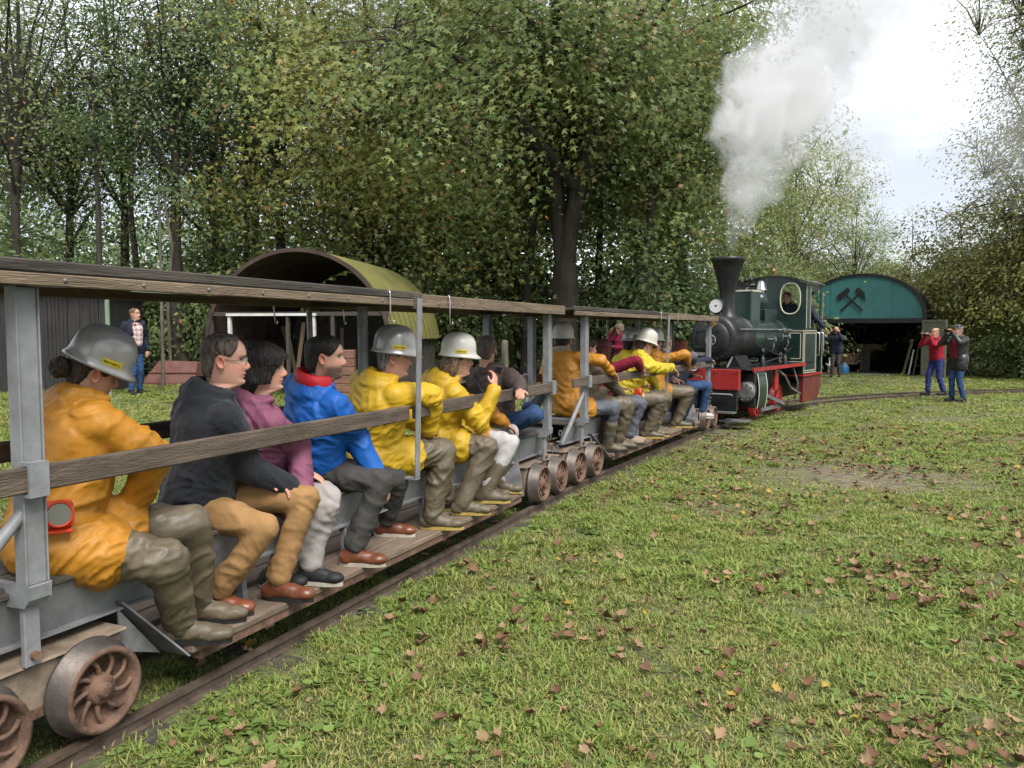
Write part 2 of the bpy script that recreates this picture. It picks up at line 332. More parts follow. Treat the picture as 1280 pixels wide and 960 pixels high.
def make_coach():
    C = empty('passenger_coach')
    # bogies
    for e in (-1, 1):
        b = MB(); b.box(-.25, .25, e*2.455-.39, e*2.455+.39, .20, .405); b.box(-.27, .27, e*2.455-.41, e*2.455+.41, .405, .42)
        bo = b.build('bogie', M['rustbox'], C, .008)
        for s in (-1, 1):
            for w in (-.225, .225): link('wheel', WHEEL, None, bo, (s*.318, e*2.455+w, .252), (random.random()*6, 0, 0 if s > 0 else math.pi))
        for w in (-.225, .225): MB().tube([(-.3, e*2.455+w, .252), (.3, e*2.455+w, .252)], .03, 10).build('axle', M['rust'], bo)
        for s in (-1, 1):
            bt = MB(); bt.box(s*.25-.012, s*.25+.012, e*2.455-.32, e*2.455+.32, .215, .25); bt.build('side_strip', M['rust'], bo)
    # seat box: leaning side sheets with a lip, seat boards on top
    for s in (-1, 1):
        p = MB(); p.prism([(s*.14, .47), (s*.152, .47), (s*.215, .66), (s*.20, .66)], -2.72, 2.72, 'XZ'); p.prism([(s*.13, .462), (s*.185, .462), (s*.185, .472), (s*.13, .472)], -2.72, 2.72, 'XZ')
        p.build('seat_side', M['steel'], C)
        sb = MB(); sb.box(min(s*.006, s*.235), max(s*.006, s*.235), -2.74, 2.74, .662, .686); sb.build('seat_board', M['wood_dark'], C, .006)
    MB().box(-.06, .06, -2.85, 2.85, .422, .47).build('chassis_beam', M['rust'], C)
    # footboard planks
    for x0, x1 in ((.2, .365), (.03, .192), (-.192, -.03), (-.365, -.2)):
        MB().box(x0, x1, -1.8+random.uniform(-.01, .01), 1.78, .232+random.uniform(-.002, .002), .266).build('footboard_plank', M['deck'], C, .005)
    for s in (-1, 1):
        MB().box(s*.33-.025, s*.33+.025, -1.76, 1.74, .19, .230).build('footboard_rail', M['rust'], C)
    for y in (-1.3, -.45, .45, 1.3):
        for s in (-1, 1):
            MB().beam((s*.155, y, .462), (s*.175, y, .268), .035, .03, (0, 1, 0)).build('seat_support', M['steel'], C)
        MB().box(-.34, .34, y-.03, y+.03, .17, .189).build('footboard_bearer', M['rust'], C)
    # slanting end sheets of the foot well
    for e in (-1, 1):
        p = MB(); a = [(-.2, e*2.02, .50), (.2, e*2.02, .50), (.345, e*1.812, .22), (-.345, e*1.812, .22)]
        q = [(x, y-e*.012, z) for x, y, z in a]; p.add(a+q, [(0, 1, 2, 3), (7, 6, 5, 4), (0, 4, 5, 1), (1, 5, 6, 2), (2, 6, 7, 3), (3, 7, 4, 0)])
        p.build('end_sheet', M['steel_dk'], C)
        for s in (-1, 1):
            g = MB(); g.prism([(e*2.03, .47), (e*1.83, .22), (e*2.03, .30)], s*.19, s*.20, 'YZ'); g.build('gusset', M['steel_dk'], C)
    # posts
    for e in (-1, 1):
        for s in (-1, 1):
            p = MB(); y = e*2.455
            p.box(s*.3-.008, s*.3+.008, y-.036, y+.036, .72, 1.755)
            p.box(s*.3-.030, s*.3+.030, y-.043, y-.0362, .72, 1.755); p.box(s*.3-.030, s*.3+.030, y+.0362, y+.043, .72, 1.755)
            p.box(min(s*.3082, s*.322), max(s*.3082, s*.322), y-.036, y+.036, .72, 1.752)
            p.prism([(s*.262, .72), (s*.335, .72), (s*.33, .67), (s*.31, .645), (s*.215, .64), (s*.215, .70)], y-.043, y+.043, 'XZ')
            p.build('post', M['steel'], C, .003)
            MB().box(s*.275-.012, s*.275+.012, y-.03, y+.03, .42, .6395).build('post_foot', M['steel'], C, .003)
            k = MB(); k.tube([(s*.245, y, .46), (s*.31, y, .46)], .016, 8); k.build('bolt', M['rust'], C)
            c = MB(); c.box(s*.372-.006, s*.372+.006, y-.052, y+.02, 1.035, 1.155); c.box(min(s*.33, s*.366), max(s*.33, s*.366), y-.052, y+.02, 1.143, 1.155); c.box(min(s*.33, s*.366), max(s*.33, s*.366), y-.052, y+.02, 1.035, 1.047)
            c.build('rail_clamp', M['steel'], C)
        for z in (.68,):
            MB().beam((-.285, e*2.455, z), (.285, e*2.455, z), .03, .05).build('end_bar', M['steel'], C)
    for s in (-1, 1):   # bent braces behind the rear posts
        MB().tube([(s*.30, -2.48, .98), (s*.30, -2.60, .86), (s*.28, -2.82, .62), (s*.24, -2.86, .50)], .022, 8).build('brace', M['steel'], C)
    # hand rails, two lengths a side
    for s in (-1, 1):
        for y0, y1 in ((-2.85, -.03), (.035, 2.56)):
            MB().box(min(s*.335, s*.363), max(s*.335, s*.363), y0, y1, 1.05, 1.14).build('hand_rail', M['wood_grey'], C, .006)
    MB().tube([(0, 0, .686), (0, 0, 1.80)], .034, 14).build('centre_post', M['steel_dk'], C)
    # roof
    for i in range(4):
        x0 = -.37+i*.187; MB().box(x0, x0+.18, -2.9, 2.68, 1.800+.004*(i % 2), 1.822+.004*(i % 2)).build('roof_board', M['wood_dark'], C, .003)
    for y in (-2.455, 0.0, 2.455):
        MB().box(-.36, .36, y-.035, y+.035, 1.757, 1.797).build('roof_crosspiece', M['wood_dark'], C)
    for s in (-1, 1):
        MB().box(min(s*.375, s*.405), max(s*.375, s*.405), -2.9, .0, 1.752, 1.795).build('fascia', M['wood_light'], C, .004)
        MB().box(min(s*.372, s*.390), max(s*.372, s*.390), -2.92, .02, 1.798, 1.842).build('fascia_cap', M['wood_dark'], C, .006)
        MB().box(min(s*.375, s*.405), max(s*.375, s*.405), .055, 2.63, 1.750, 1.830).build('fascia', M['wood_light'], C, .004)
        MB().box(min(s*.372, s*.412), max(s*.372, s*.412), -.045, .05, 1.735, 1.838).build('fascia_block', M['wood_grey'], C, .004)
        for y in np.arange(-2.7, 2.6, .33):
            if abs(y) > .15: MB().lathe([(.008, 0), (.008, .004), (.003, .006)], 'X', (0, 0, 0), 8).build('screw', M['steel_dk'], C, loc=(s*.405, y, 1.775), rot=(0, 0, 0 if s > 0 else math.pi))
        h = MB(); h.beam((s*.42, .0, 1.80), (s*.395, .0, .69), .012, .05, (0, 1, 0)); h.box(min(s*.24, s*.4), max(s*.24, s*.4), -.025, .025, .672, .688); h.build('hanger_bar', M['steel'], C, .002)
        for y in (-.34, .38):
            k = MB(); k.tube([(s*.408, y, 1.825), (s*.42, y, 1.835), (s*.425, y, 1.815), (s*.422, y+.005, 1.70), (s*.42, y+.01, 1.66), (s*.425, y+.03, 1.645), (s*.425, y+.04, 1.66)], .0045, 6); k.build('hook', M['chrome'], C)
    # coupling and chain at the leading end
    cp = MB(); cp.box(-.04, .04, 2.78, 3.06, .34, .40); cp.build('coupling', M['rust'], C)
    for s in (-1, 1):
        for k in range(7):
            t = k/6; z = .60-.16*math.sin(math.pi*t)
            ln = MB(); ring = [(.016*math.cos(a), .026*math.sin(a), 0) for a in np.linspace(0, 2*math.pi, 11)]
            ln.tube(ring, .006, 5, cap=False); ln.build('chain_link', M['steel_dk'], C, loc=(s*.2, 2.76+.30*t, z), rot=(0 if k % 2 else math.pi/2, 0, 0))
    return C
coach1 = make_coach(); coach1.location = (-2.95, 4.285, 0)
tag(coach1, 'open narrow coach with passengers in hooded jackets, last in the train', 'railway coach', 'open passenger coaches')
coach2 = copy_tree(coach1); A2 = R(-4.2)
coach2.location = (-2.93+2.455*math.sin(-A2), 7.74+2.455*math.cos(A2), 0); coach2.rotation_euler = (0, 0, A2)
tag(coach2, 'open narrow coach coupled directly to the steam locomotive', 'railway coach', 'open passenger coaches')

for z in (1.245,): MB().beam((-.285, 2.455, z), (.285, 2.455, z), .03, .05).build('end_bar', M['steel'], coach2)

# ------------------------------------------------------------------ steam locomotive (chimney end towards the coaches)
AL = R(-11.5)
def make_loco():
    L = empty('steam_locomotive', (-2.47, 13.4, 0), AL)
    tag(L, 'dark green steam locomotive with flared black chimney and red buffer beam', 'locomotive')
    bb = MB(); bb.box(-.60, .60, -.04, .04, .64, .98).build('buffer_beam', M['red'], L, .01)
    for x in (-.52, -.2, .2, .52):
        for z in (.69, .93): MB().lathe([(.014, 0), (.014, .012), (.005, .018)], 'Y', n=8).build('rivet', M['red'], L, loc=(x, -.042, z), rot=(0, 0, math.pi))
    MB().box(-.56, .56, -.02, .06, .30, .635).build('front_plate', M['iron'], L, .01)
    st = MB(); st.box(-.55, .55, -.16, .02, .27, .295); st.box(.30, .72, -.10, .25, .13, .15); st.build('front_step', M['steel_dk'], L)
    gh = MB(); gh.tube([(-.5, -.08, .56), (-.5, -.12, .58), (.5, -.12, .58), (.5, -.08, .56)], .012, 8); gh.build('grab_rail', M['steel'], L)
    bf = MB(); bf.box(-.09, .09, -.30, -.042, .36, .52); bf.lathe([(.12, 0), (.13, .03), (.10, .05)], 'Y', (0, -.35, .44), 20); bf.build('coupling_head', M['iron'], L, .01)
    # frames, footplate
    for s in (-1, 1): MB().box(s*.27-.015, s*.27+.015, .07, 4.5, .30, .94).build('frame_plate', M['iron'], L)
    fp = MB(); fp.box(-.70, .70, .06, 3.3, .965, .99); f = fp.build('footplate', M['iron'], L)
    for s in (-1, 1): MB().box(s*.71-.012, s*.71+.012, .3, 3.32, .935, .995).build('footplate_edge', M['red'], L)
    # smokebox and boiler
    z0 = 1.47
    MB().lathe([(0, .30), (.30, .30), (.36, .315), (.40, .34), (.41, .36), (.41, .40), (.395, .41), (.395, 1.28), (.41, 1.285), (.41, 1.33), (.39, 1.34)], 'Y', (0, 0, z0), 48).build('smokebox', M['iron'], L)
    d = MB(); d.lathe([(.0, .262), (.2, .268), (.29, .285), (.30, .30)], 'Y', (0, 0, z0), 40); dn = d.build('smokebox_door', M['iron'], L)
    hw = MB(); ring = [(.085*math.cos(a), .235, z0-.02+.085*math.sin(a)) for a in np.linspace(0, 2*math.pi, 25)]; hw.tube(ring, .009, 6, cap=False)
    for a in (0, math.pi/3, 2*math.pi/3): hw.tube([(.085*math.cos(a), .235, z0-.02+.085*math.sin(a)), (-.085*math.cos(a), .235, z0-.02-.085*math.sin(a))], .006, 6)
    hw.tube([(0, .22, z0-.02), (0, .28, z0-.02)], .02, 8); hw.build('door_wheel', M['steel'], dn)
    pl = MB(); pl.prism([(-.11, z0+.25), (0, z0+.32), (.11, z0+.25), (0, z0+.18)], .252, .262, 'XZ'); pl.build('diamond_plate', M['brass'], dn)
    p2 = MB(); p2.box(-.05, .05, .249, .2515, z0+.243, z0+.257); p2.box(-.025, .025, .249, .2515, z0+.225, z0+.235); p2.box(-.025, .025, .249, .2515, z0+.265, z0+.275); p2.build('plate_lettering', M['iron'], dn)
    for z in (-.13, .13): MB().box(-.30, .12, .255, .268, z0+z-.018, z0+z+.018).build('door_hinge', M['iron'], dn)
    rv = MB()
    for a in np.linspace(0, 2*math.pi, 25)[:-1]: rv.lathe([(.0, .296), (.011, .298), (.013, .312)], 'Y', (.345*math.cos(a), 0, z0+.345*math.sin(a)), 6)
    rv.build('rivet_ring', M['iron'], L)
    for s in (-1, 1):
        MB().tube([(s*.25, .35, .99), (s*.30, .45, z0-.30)], .018, 8).build('smokebox_stay', M['steel_dk'], L)
        sd = MB(); sd.prism([(s*.18, .99), (s*.42, .99), (s*.30, 1.18), (s*.18, 1.22)], .55, 1.15, 'XZ'); sd.build('saddle', M['iron'], L)
    bo = MB(); bo.lathe([(.375, 1.34), (.375, 3.46)], 'Y', (0, 0, z0), 48); boiler = bo.build('boiler', M['green'], L)
    for y in (1.36, 1.95, 2.65, 3.2):
        MB().lathe([(.377, y-.022), (.384, y-.02), (.384, y+.02), (.377, y+.022)], 'Y', (0, 0, z0), 48).build('boiler_band', M['cream'] if y < 1.5 else M['iron'], L)
    for s in (-1, 1):
        hr = MB(); hr.tube([(s*.42, .5, z0+.16), (s*.42, 3.4, z0+.16)], .014, 8)
        for y in (.7, 1.5, 2.4, 3.2): hr.tube([(s*.34, y, z0+.14), (s*.42, y, z0+.16)], .01, 6)
        hr.build('hand_rail', M['steel_dk'], L)
        MB().tube([(s*.40, 1.35, 1.36), (s*.42, 2.2, 1.2), (s*.44, 3.3, 1.05)], .016, 8).build('steam_pipe', M['iron'], L)
    # chimney
    zc = z0+.36
    MB().lathe([(.25, zc-.07), (.19, zc), (.14, zc+.10), (.125, zc+.22), (.125, zc+.40), (.15, zc+.55), (.215, zc+.80), (.275, zc+.98), (.292, zc+1.0), (.292, zc+1.045), (.275, zc+1.05), (.25, zc+1.04), (.20, zc+.85)], 'Z', (0, .98, 0), 40).build('chimney', M['iron'], L)
    # lamps
    def lamp(x, y, z, r):
        lo = MB().lathe([(.0, .165), (r*.55, .16), (r*.95, .12), (r, .02), (r*1.06, 0), (r*1.06, -.02), (r*.95, -.02), (r*.9, .06), (.0, .07)], 'Y', (x, y, z), 28).build('headlamp', M['iron'], L)
        MB().lathe([(0, .05), (r*.5, .03), (r*.93, -.012)], 'Y', (x, y, z), 28).build('reflector', M['white'], lo)
        MB().lathe([(0, -.02), (.018, -.015), (.02, .03)], 'Y', (x, y, z), 10).build('bulb', M['black'], lo)
    lamp(0, .46, z0+.56, .125); lamp(-.15, -.10, 1.03, .095)
    lb = MB(); lb.box(-.05, .05, .50, .60, z0+.40, z0+.45); lb.box(-.05, .05, .48, .62, z0+.36, z0+.40); lb.build('lamp_bracket', M['iron'], L)
    # sand box, dome, valves
    sb = MB().box(-.21, .21, 1.62, 2.12, z0+.25, 2.34).build('sand_box', M['green'], L, .02)
    for z in (2.33,):
        ed = MB(); ed.box(-.22, .22, 1.61, 1.63, z-.012, z+.014); ed.box(.20, .22, 1.61, 2.13, z-.012, z+.014); ed.box(-.22, -.20, 1.61, 2.13, z-.012, z+.014); ed.build('lining', M['cream'], sb)
    vv = MB()
    for x in (-.1, .02, .12): vv.tube([(x, 1.75, 2.34), (x, 1.75, 2.46), (x+.03, 1.75, 2.52)], .022, 8); vv.lathe([(.03, 2.50), (.045, 2.53), (.02, 2.56)], 'Z', (x+.03, 1.75, 0), 10)
    vv.tube([(-.2, 1.75, 2.42), (.2, 1.75, 2.42)], .018, 8); vv.build('valve', M['iron'], sb)
    dm = MB(); dm.box(-.24, .24, 2.35, 3.0, z0+.25, 2.02); dm.lathe([(.17, 2.02), (.17, 2.22), (.14, 2.30), (.06, 2.34), (0, 2.345)], 'Z', (0, 2.65, 0), 24); dm.build('steam_dome', M['green'], L, .02)
    bl = MB(); bl.tube([(-.10, 2.75, 2.0), (-.10, 2.75, 2.60), (.10, 2.75, 2.60), (.10, 2.75, 2.0)], .014, 8); bb2 = bl.build('bell_frame', M['iron'], L)
    MB().lathe([(.13, 2.38), (.105, 2.41), (.085, 2.48), (.07, 2.54), (.03, 2.57), (0, 2.575)], 'Z', (0, 2.75, 0), 24).build('bell', M['chrome'], bb2)
    # whistle on the roof
    MB().lathe([(.02, 2.70), (.02, 2.76), (.034, 2.77), (.034, 2.83), (.012, 2.85)], 'Z', (.0, 3.5, 0), 12).build('whistle', M['brass'], L)
    # fittings beside the boiler
    for y, x, z in ((2.1, .40, 1.45), (2.5, .44, 1.62), (2.9, .42, 1.5)):
        q = MB(); q.tube([(x-.08, y, z), (x+.07, y, z), (x+.07, y, z-.14), (x+.02, y+.05, z-.22)], .02, 8); q.lathe([(.045, -.01), (.045, .015)], 'X', (x+.1, y, z), 14); q.build('injector', M['steel_dk'], L)
    for y, z, x in ((1.25, .99, .55), (2.35, .99, .6)):
        q = MB(); q.lathe([(.045, z), (.045, z+.14), (.025, z+.16), (.025, z+.22), (.05, z+.24), (.03, z+.30), (.0, z+.31)], 'Z', (x, y, 0), 14); q.build('lubricator', M['iron'], L)
    MB().tube([(.4, 1.0, 1.0), (.5, 1.6, 1.05), (.55, 2.2, 1.12), (.5, 3.2, 1.3)], .014, 8).build('pipe', M['iron'], L)
    # cylinders
    for s in (-1, 1):
        c = MB(); xs = sorted((s*.40, s*.74)); c.box(xs[0], xs[1], .34, .86, .34, .93); c.lathe([(.19, .30), (.19, .34)], 'Y', (s*.585, 0, .60), 28)
        cy = c.build('cylinder', M['iron'], L, .02)
        k = MB(); k.lathe([(.09, .27), (.155, .275), (.165, .30)], 'Y', (s*.585, 0, .60), 28)
        for a in np.linspace(0, 2*math.pi, 11)[:-1]: k.lathe([(.0, .262), (.014, .264), (.014, .28)], 'Y', (s*.585+.135*math.cos(a), 0, .60+.135*math.sin(a)), 6)
        k.build('cylinder_cover', M['steel_dk'], cy)
        # curved lined cladding on the outer side
        g = MB(); arc = [(s*(.745+.035*math.sin(t*math.pi)), .32+.58*t) for t in np.linspace(0, 1, 9)]
        poly = arc+[(x-s*.012, z) for x, z in reversed(arc)]; g.prism(poly, .40, .84, 'XZ', smooth=True); cl = g.build('cylinder_cladding', M['green'], cy)
        for y0, y1 in ((.40, .425), (.815, .84)):
            l = MB(); pa = [(x+s*.004, z) for x, z in arc]; l.prism(pa+[(x-s*.005, z) for x, z in reversed(pa)], y0, y1, 'XZ'); l.build('lining', M['cream'], cy)
        # wheels and rods
        for y in (1.55, 2.72):
            w = MB(); w.lathe([(.20, -.05), (.285, -.05), (.285, -.035), (.262, -.03), (.258, .04), (.235, .045), (.225, .0), (.06, -.005), (.06, .05), (0, .05)], 'X', n=36)
            for k in range(10):
                a = 2*math.pi*k/10; w.tube([(.01, .05*math.cos(a), .05*math.sin(a)), (.01, .235*math.cos(a), .235*math.sin(a))], .018, 6)
            link('wheel', w.mesh('wheel'), M['red'], L, (s*.34, y, .33), (0, 0, 0 if s > 0 else math.pi))
        MB().beam((s*.45, 1.55, .20), (s*.45, 2.72, .20), .03, .07).build('coupling_rod', M['steel_dk'], L)
        MB().beam((s*.56, .86, .60), (s*.50, 2.72, .22), .03, .06).build('connecting_rod', M['steel_dk'], L)
        MB().tube([(s*.60, 1.9, .92), (s*.66, 2.2, .78), (s*.64, 2.6, .55), (s*.68, 3.1, .40)], .022, 8).build('valve_rod', M['steel_dk'], L)
        MB().box(s*.6-.02, s*.6+.02, 1.75, 1.95, .55, .96).build('motion_bracket', M['red'], L)
        # steps, sand pipes
        MB().tube([(s*.62, 2.85, .90), (s*.68, 2.95, .62), (s*.60, 3.05, .30)], .018, 8).build('sand_pipe', M['steel_dk'], L)
    # cab
    cf = MB(); T = lambda x: 2.66-.12*(x/.66)**2
    def ovalface(mb, y, th):
        """front sheet with two oval windows: quads between the ovals and the outline, done in columns of an outline polygon"""
        for s in (-1, 1):
            n = 32; cx, cz, rx, rz = s*.36, 2.24, .185, .29
            ins = [(cx+rx*math.copysign(abs(math.cos(a))**.8, math.cos(a)), cz+rz*math.copysign(abs(math.sin(a))**.8, math.sin(a))) for a in np.linspace(0, 2*math.pi, n+1)[:-1]]
            outp = []
            for (x, z) in ins:
                dx, dz = x-cx, z-cz; xa, xb = (0, .66) if s > 0 else (-.66, 0)
                t = 1e9
                if dx > 1e-6: t = min(t, (xb-cx)/dx)
                if dx < -1e-6: t = min(t, (xa-cx)/dx)
                if dz < -1e-6: t = min(t, (1.64-cz)/dz)
                if dz > 1e-6:
                    lo, hi = 0, 10
                    for _ in range(40):
                        m_ = (lo+hi)/2; lo, hi = (m_, hi) if cz+dz*m_ < T(cx+dx*m_) else (lo, m_)
                    t = min(t, lo)
                outp.append((cx+dx*t, cz+dz*t))
            cs = [(xb, T(xb)), (xa, T(xa)), (xa, 1.64), (xb, 1.64)]
            for c in cs:      # pull the nearest outline point to each corner
                k = min(range(n), key=lambda i: (outp[i][0]-c[0])**2+(outp[i][1]-c[1])**2); outp[k] = c
            for yy in (y, y+th):
                v = [(p[0], yy, p[1]) for p in ins]+[(p[0], yy, p[1]) for p in outp]
                mb.add(v, [(i, (i+1) % n, n+(i+1) % n, n+i) for i in range(n)])
            v = [(p[0], yy, p[1]) for yy in (y, y+th) for p in ins]; mb.add(v, [(i, (i+1) % n, n+(i+1) % n, n+i) for i in range(n)])
            yield cx, cz, ins
    ov = list(ovalface(cf, 3.44, .02))
    front = cf.build('cab_front', M['green'], L)
    for cx, cz, ins in ov:
        r = MB(); ring = [(cx+(x-cx)*1.05, 3.432, cz+(z-cz)*1.04) for x, z in ins]; r.tube(ring+[ring[0]], .014, 6, cap=False); r.build('window_ring', M['cream'], front)
    MB().box(-.66, .66, 3.44, 3.46, .80, 1.638).build('cab_bulkhead', M['iron'], L)
    for s in (-1, 1):
        side = MB(); xs = sorted((s*.642, s*.66))
        side.box(xs[0], xs[1], 3.462, 3.80, 1.64, 2.53); side.box(xs[0], xs[1], 3.80, 4.55, 2.42, 2.53); side.box(xs[0], xs[1], 4.50, 4.55, 1.64, 2.42); side.box(xs[0], xs[1], 3.74, 3.95, 1.64, 1.70)
        sd = side.build('cab_side', M['green'], L)
        ln = MB(); ln.box(s*.663-.002, s*.663+.002, 3.48, 3.50, 1.66, 2.50); ln.box(s*.663-.002, s*.663+.002, 3.76, 3.78, 1.66, 2.50); ln.build('lining', M['cream'], sd)
        # bunker / side tank with cream lining
        x0, x1 = sorted((s*.20, s*.68)); tk = MB(); tk.box(x0, x1, 3.28, 4.18, .98, 1.637); tk.box(x0+.01, x1-.01, 3.30, 4.17, .76, .978); tank = tk.build('side_tank', M['green'], L, .015)
        fr = MB(); y = 3.274; t = .014; a, b = x0+.05, x1-.05; z1, z2 = .86, 1.59
        a2, b2 = x0+.02, x1-.0
        for (aa, bb_, za, zb) in ((a, b, 1.06, 1.57), (a2, b2, 1.0, 1.615)):
            fr.box(aa, bb_, y-.003, y, zb-t, zb); fr.box(aa, bb_, y-.003, y, za, za+t); fr.box(aa, aa+t, y-.003, y, za, zb); fr.box(bb_-t, bb_, y-.003, y, za, zb)
        fr.build('lining', M['cream'], tank)
        sl = MB(); xx = s*.6835
        for (ya, yb, za, zb) in ((3.34, 4.12, .82, 1.57), (3.29, 4.17, .78, 1.615)):
            for q in ((ya, yb, zb-t, zb), (ya, yb, za, za+t), (ya, ya+t, za, zb), (yb-t, yb, za, zb)): sl.box(xx-.002, xx+.002, *q)
        sl.build('lining', M['cream'], tank)
        for yy in (4.20, 4.50):
            MB().tube([(s*.66, yy, 1.10), (s*.73, yy, 1.12), (s*.735, yy, 1.2), (s*.735, yy, 1.48), (s*.73, yy, 1.56), (s*.66, yy, 1.58)], .013, 8).build('grab_handle', M['chrome'], L)
        MB().tube([(s*.69, 4.56, .74), (s*.69, 4.56, 2.4)], .012, 8).build('cab_pillar', M['steel'], L)
        # skirt below the cab
        sk = MB(); sk.prism([(3.36, .70), (4.62, .70), (4.62, .44), (4.46, .24), (3.36, .20)], min(s*.60, s*.66), max(s*.60, s*.66), 'YZ'); sk.build('skirt', M['maroon'], L, .006)
    rb = MB(); rb.box(-.66, .66, 4.60, 4.66, .46, .72); rb.build('rear_beam', M['red'], L, .006)
    MB().box(-.70, .70, 3.26, 4.64, .722, .755).build('cab_floor', M['red'], L)
    MB().box(-.66, .66, 4.56, 4.58, .76, 1.64).build('cab_back', M['green'], L)
    rf = MB(); arc = [(x, T(x)+.012) for x in np.linspace(-.72, .72, 17)]; rf.prism(arc+[(x, z+.028) for x, z in reversed(arc)], 3.38, 4.68, 'XZ', smooth=False); rf.build('cab_roof', M['iron'], L)
    return L
loco = make_loco()
# ------------------------------------------------------------------ teal engine shed with crossed hammers
def arch(r, zc, a0, a1, n, sx=1.0):
    return [(sx*r*math.cos(a), zc+r*math.sin(a)) for a in np.linspace(a0, a1, n)]
def local(o, x, y): return o.matrix_basis @ Vector((x, y, 0))
sx_, sy_ = wpx(1074, 29.5)
S = empty('engine_shed', (sx_, sy_, 0), R(24-31)); tag(S, 'arched engine shed with teal gable and crossed hammer emblem', 'shed')
HW, SPR, TOP = 2.12, 2.05, 3.66
def garc(k=1.0, n=25, dz=0): 
    return [(HW*k*math.cos(a), SPR+dz+(TOP-SPR)*k*math.sin(a)**.9 if math.sin(a) > 0 else SPR+dz) for a in np.linspace(0, math.pi, n)]
g = MB(); g.prism(garc(.985)+[(-HW*.985, SPR)], 0, .04, 'XZ'); gable = g.build('gable_panel', M['teal'], S)
for x in (-1.05, 0, 1.05):
    z1 = SPR+(TOP-SPR)*math.sqrt(max(0, 1-(x/HW)**2))*.97; MB().box(x-.005, x+.005, -.004, .0, SPR, z1).build('panel_seam', M['green'], gable)
tr = MB(); o_ = garc(1.03); i_ = garc(.975); tr.prism(o_+list(reversed(i_)), -.06, .06, 'XZ'); tr.build('gable_trim', M['iron'], S)
MB().box(-HW*1.02, HW*1.02, -.06, .06, SPR-.16, SPR+.02).build('lintel', M['iron'], S, .01)
rf = MB(); o_ = garc(1.035); i_ = garc(1.005)
rf.prism(o_+list(reversed(i_)), .062, 7.5, 'XZ', smooth=True); rf.build('roof', M['iron'], S)
for s in (-1, 1):
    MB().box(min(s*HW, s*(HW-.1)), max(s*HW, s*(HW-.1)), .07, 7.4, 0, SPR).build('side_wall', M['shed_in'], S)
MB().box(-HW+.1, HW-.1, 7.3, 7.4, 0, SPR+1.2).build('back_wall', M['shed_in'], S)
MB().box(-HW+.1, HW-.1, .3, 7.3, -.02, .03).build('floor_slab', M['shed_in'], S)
# open door leaf, seen from the inside, with a strip of green edge
dl = MB(); dl.box(0, .98, -.03, .03, .02, 2.0); d = dl.build('door', M['beige'], S, .004, (HW-.05, -.08, 0), (0, 0, R(-38)))
for x0, x1, z0, z1 in ((0, .98, .02, .1), (0, .98, 1.92, 2.0), (.0, .08, .1, 1.92), (.90, .98, .1, 1.92), (.08, .9, .98, 1.06)):
    MB().box(x0, x1, -.05, -.031, z0, z1).build('door_frame', M['beige'], d)
MB().beam((.1, -.04, 1.0), (.88, -.04, 1.9), .05, .02, (0, 1, 0)).build('door_brace', M['beige'], d)
# hammers (flat cut-out mounted on the gable)
hm = M['iron']
def hammer(sgn):
    A = R(45)*sgn; Mx = Matrix.Translation((-.30, -.02, 2.72)) @ Matrix.Rotation(A, 4, 'Y')
    h = MB(); y0, y1 = (-.03, -.012) if sgn > 0 else (-.05, -.032)
    h.prism([(-.035, -.52), (.035, -.52), (.03, .42), (-.03, .42)], y0, y1, 'XZ', Mx)
    if sgn < 0: h.prism([(-.27, .30), (.22, .30), (.24, .46), (-.25, .50)], y0-.002, y1, 'XZ', Mx)
    else: h.prism([(-.20, .34), (-.20, .50), (.10, .50), (.34, .34), (.10, .32)], y0-.002, y1, 'XZ', Mx)
    return h.build('hammer_emblem', hm, gable)
hammer(1); hammer(-1)
# things standing in and by the shed
def shed_at(x, y, z=0): 
    v = S.matrix_basis @ Vector((x, y, z)); return (v.x, v.y, v.z)
bpy.context.view_layer.update()
gb = MB(); gb.lathe([(.0, 0), (.16, 0), (.17, .02), (.17, .26), (.13, .34), (.06, .37), (.06, .43), (0, .43)], 'Z', n=24)
tag(gb.build('gas_bottle', mat('blue_bottle', (.03, .18, .42), .45), None, 0, shed_at(-.52, .1)), 'squat blue gas bottle standing in the shed doorway', 'gas bottle')
for i, (x, y, ln, tilt, w) in enumerate(((1.42, .55, 1.35, .22, .09), (1.62, .35, .95, .16, .05), (1.78, .3, 1.1, .14, .04))):
    b = MB(); b.box(-w/2, w/2, -.012, .012, 0, ln)
    tag(b.build('plank', M['wood_light' if i != 1 else 'white'], None, .003, shed_at(x, y), (0, tilt, AL)), ['broad rough plank leaning inside the shed door', 'short pale lath leaning inside the shed door', 'thin timber lath leaning nearest the open shed door'][i], 'plank')
wb = empty('wheelbarrow', shed_at(-.62, 1.2), R(20)); tag(wb, 'rusty wheelbarrow tipped up in the dark shed', 'wheelbarrow')
q = MB(); q.prism([(-.30, .35), (.30, .35), (.36, .75), (-.36, .75)], -.4, .4, 'XZ'); q.build('tray', M['rust'], wb, .01)
for s in (-1, 1): MB().tube([(s*.2, .4, .3), (s*.25, -.5, .5), (s*.28, -.95, 1.05)], .02, 8).build('handle', M['wood_light'], wb)
MB().lathe([(.0, -.03), (.17, -.03), (.19, 0), (.17, .03), (0, .03)], 'X', (0, .55, .19), 20).build('wheel', M['black'], wb)
hy = empty('brushwood_bundle', shed_at(-.05, 2.0)); tag(hy, 'bundle of pale dry brushwood lying on the barrow', 'brushwood')
bw = MB(); rr = random.Random(3)
for i in range(60):
    x = rr.uniform(-.45, .45); z = .95+rr.uniform(-.08, .10); bw.tube([(x-.35, rr.uniform(-.2, .2), z+rr.uniform(-.1, .05)), (x, rr.uniform(-.2, .2), z+.06), (x+.35, rr.uniform(-.2, .2), z+rr.uniform(-.15, .05))], .012, 4)
bw.build('twigs', M['wood_light'], hy)
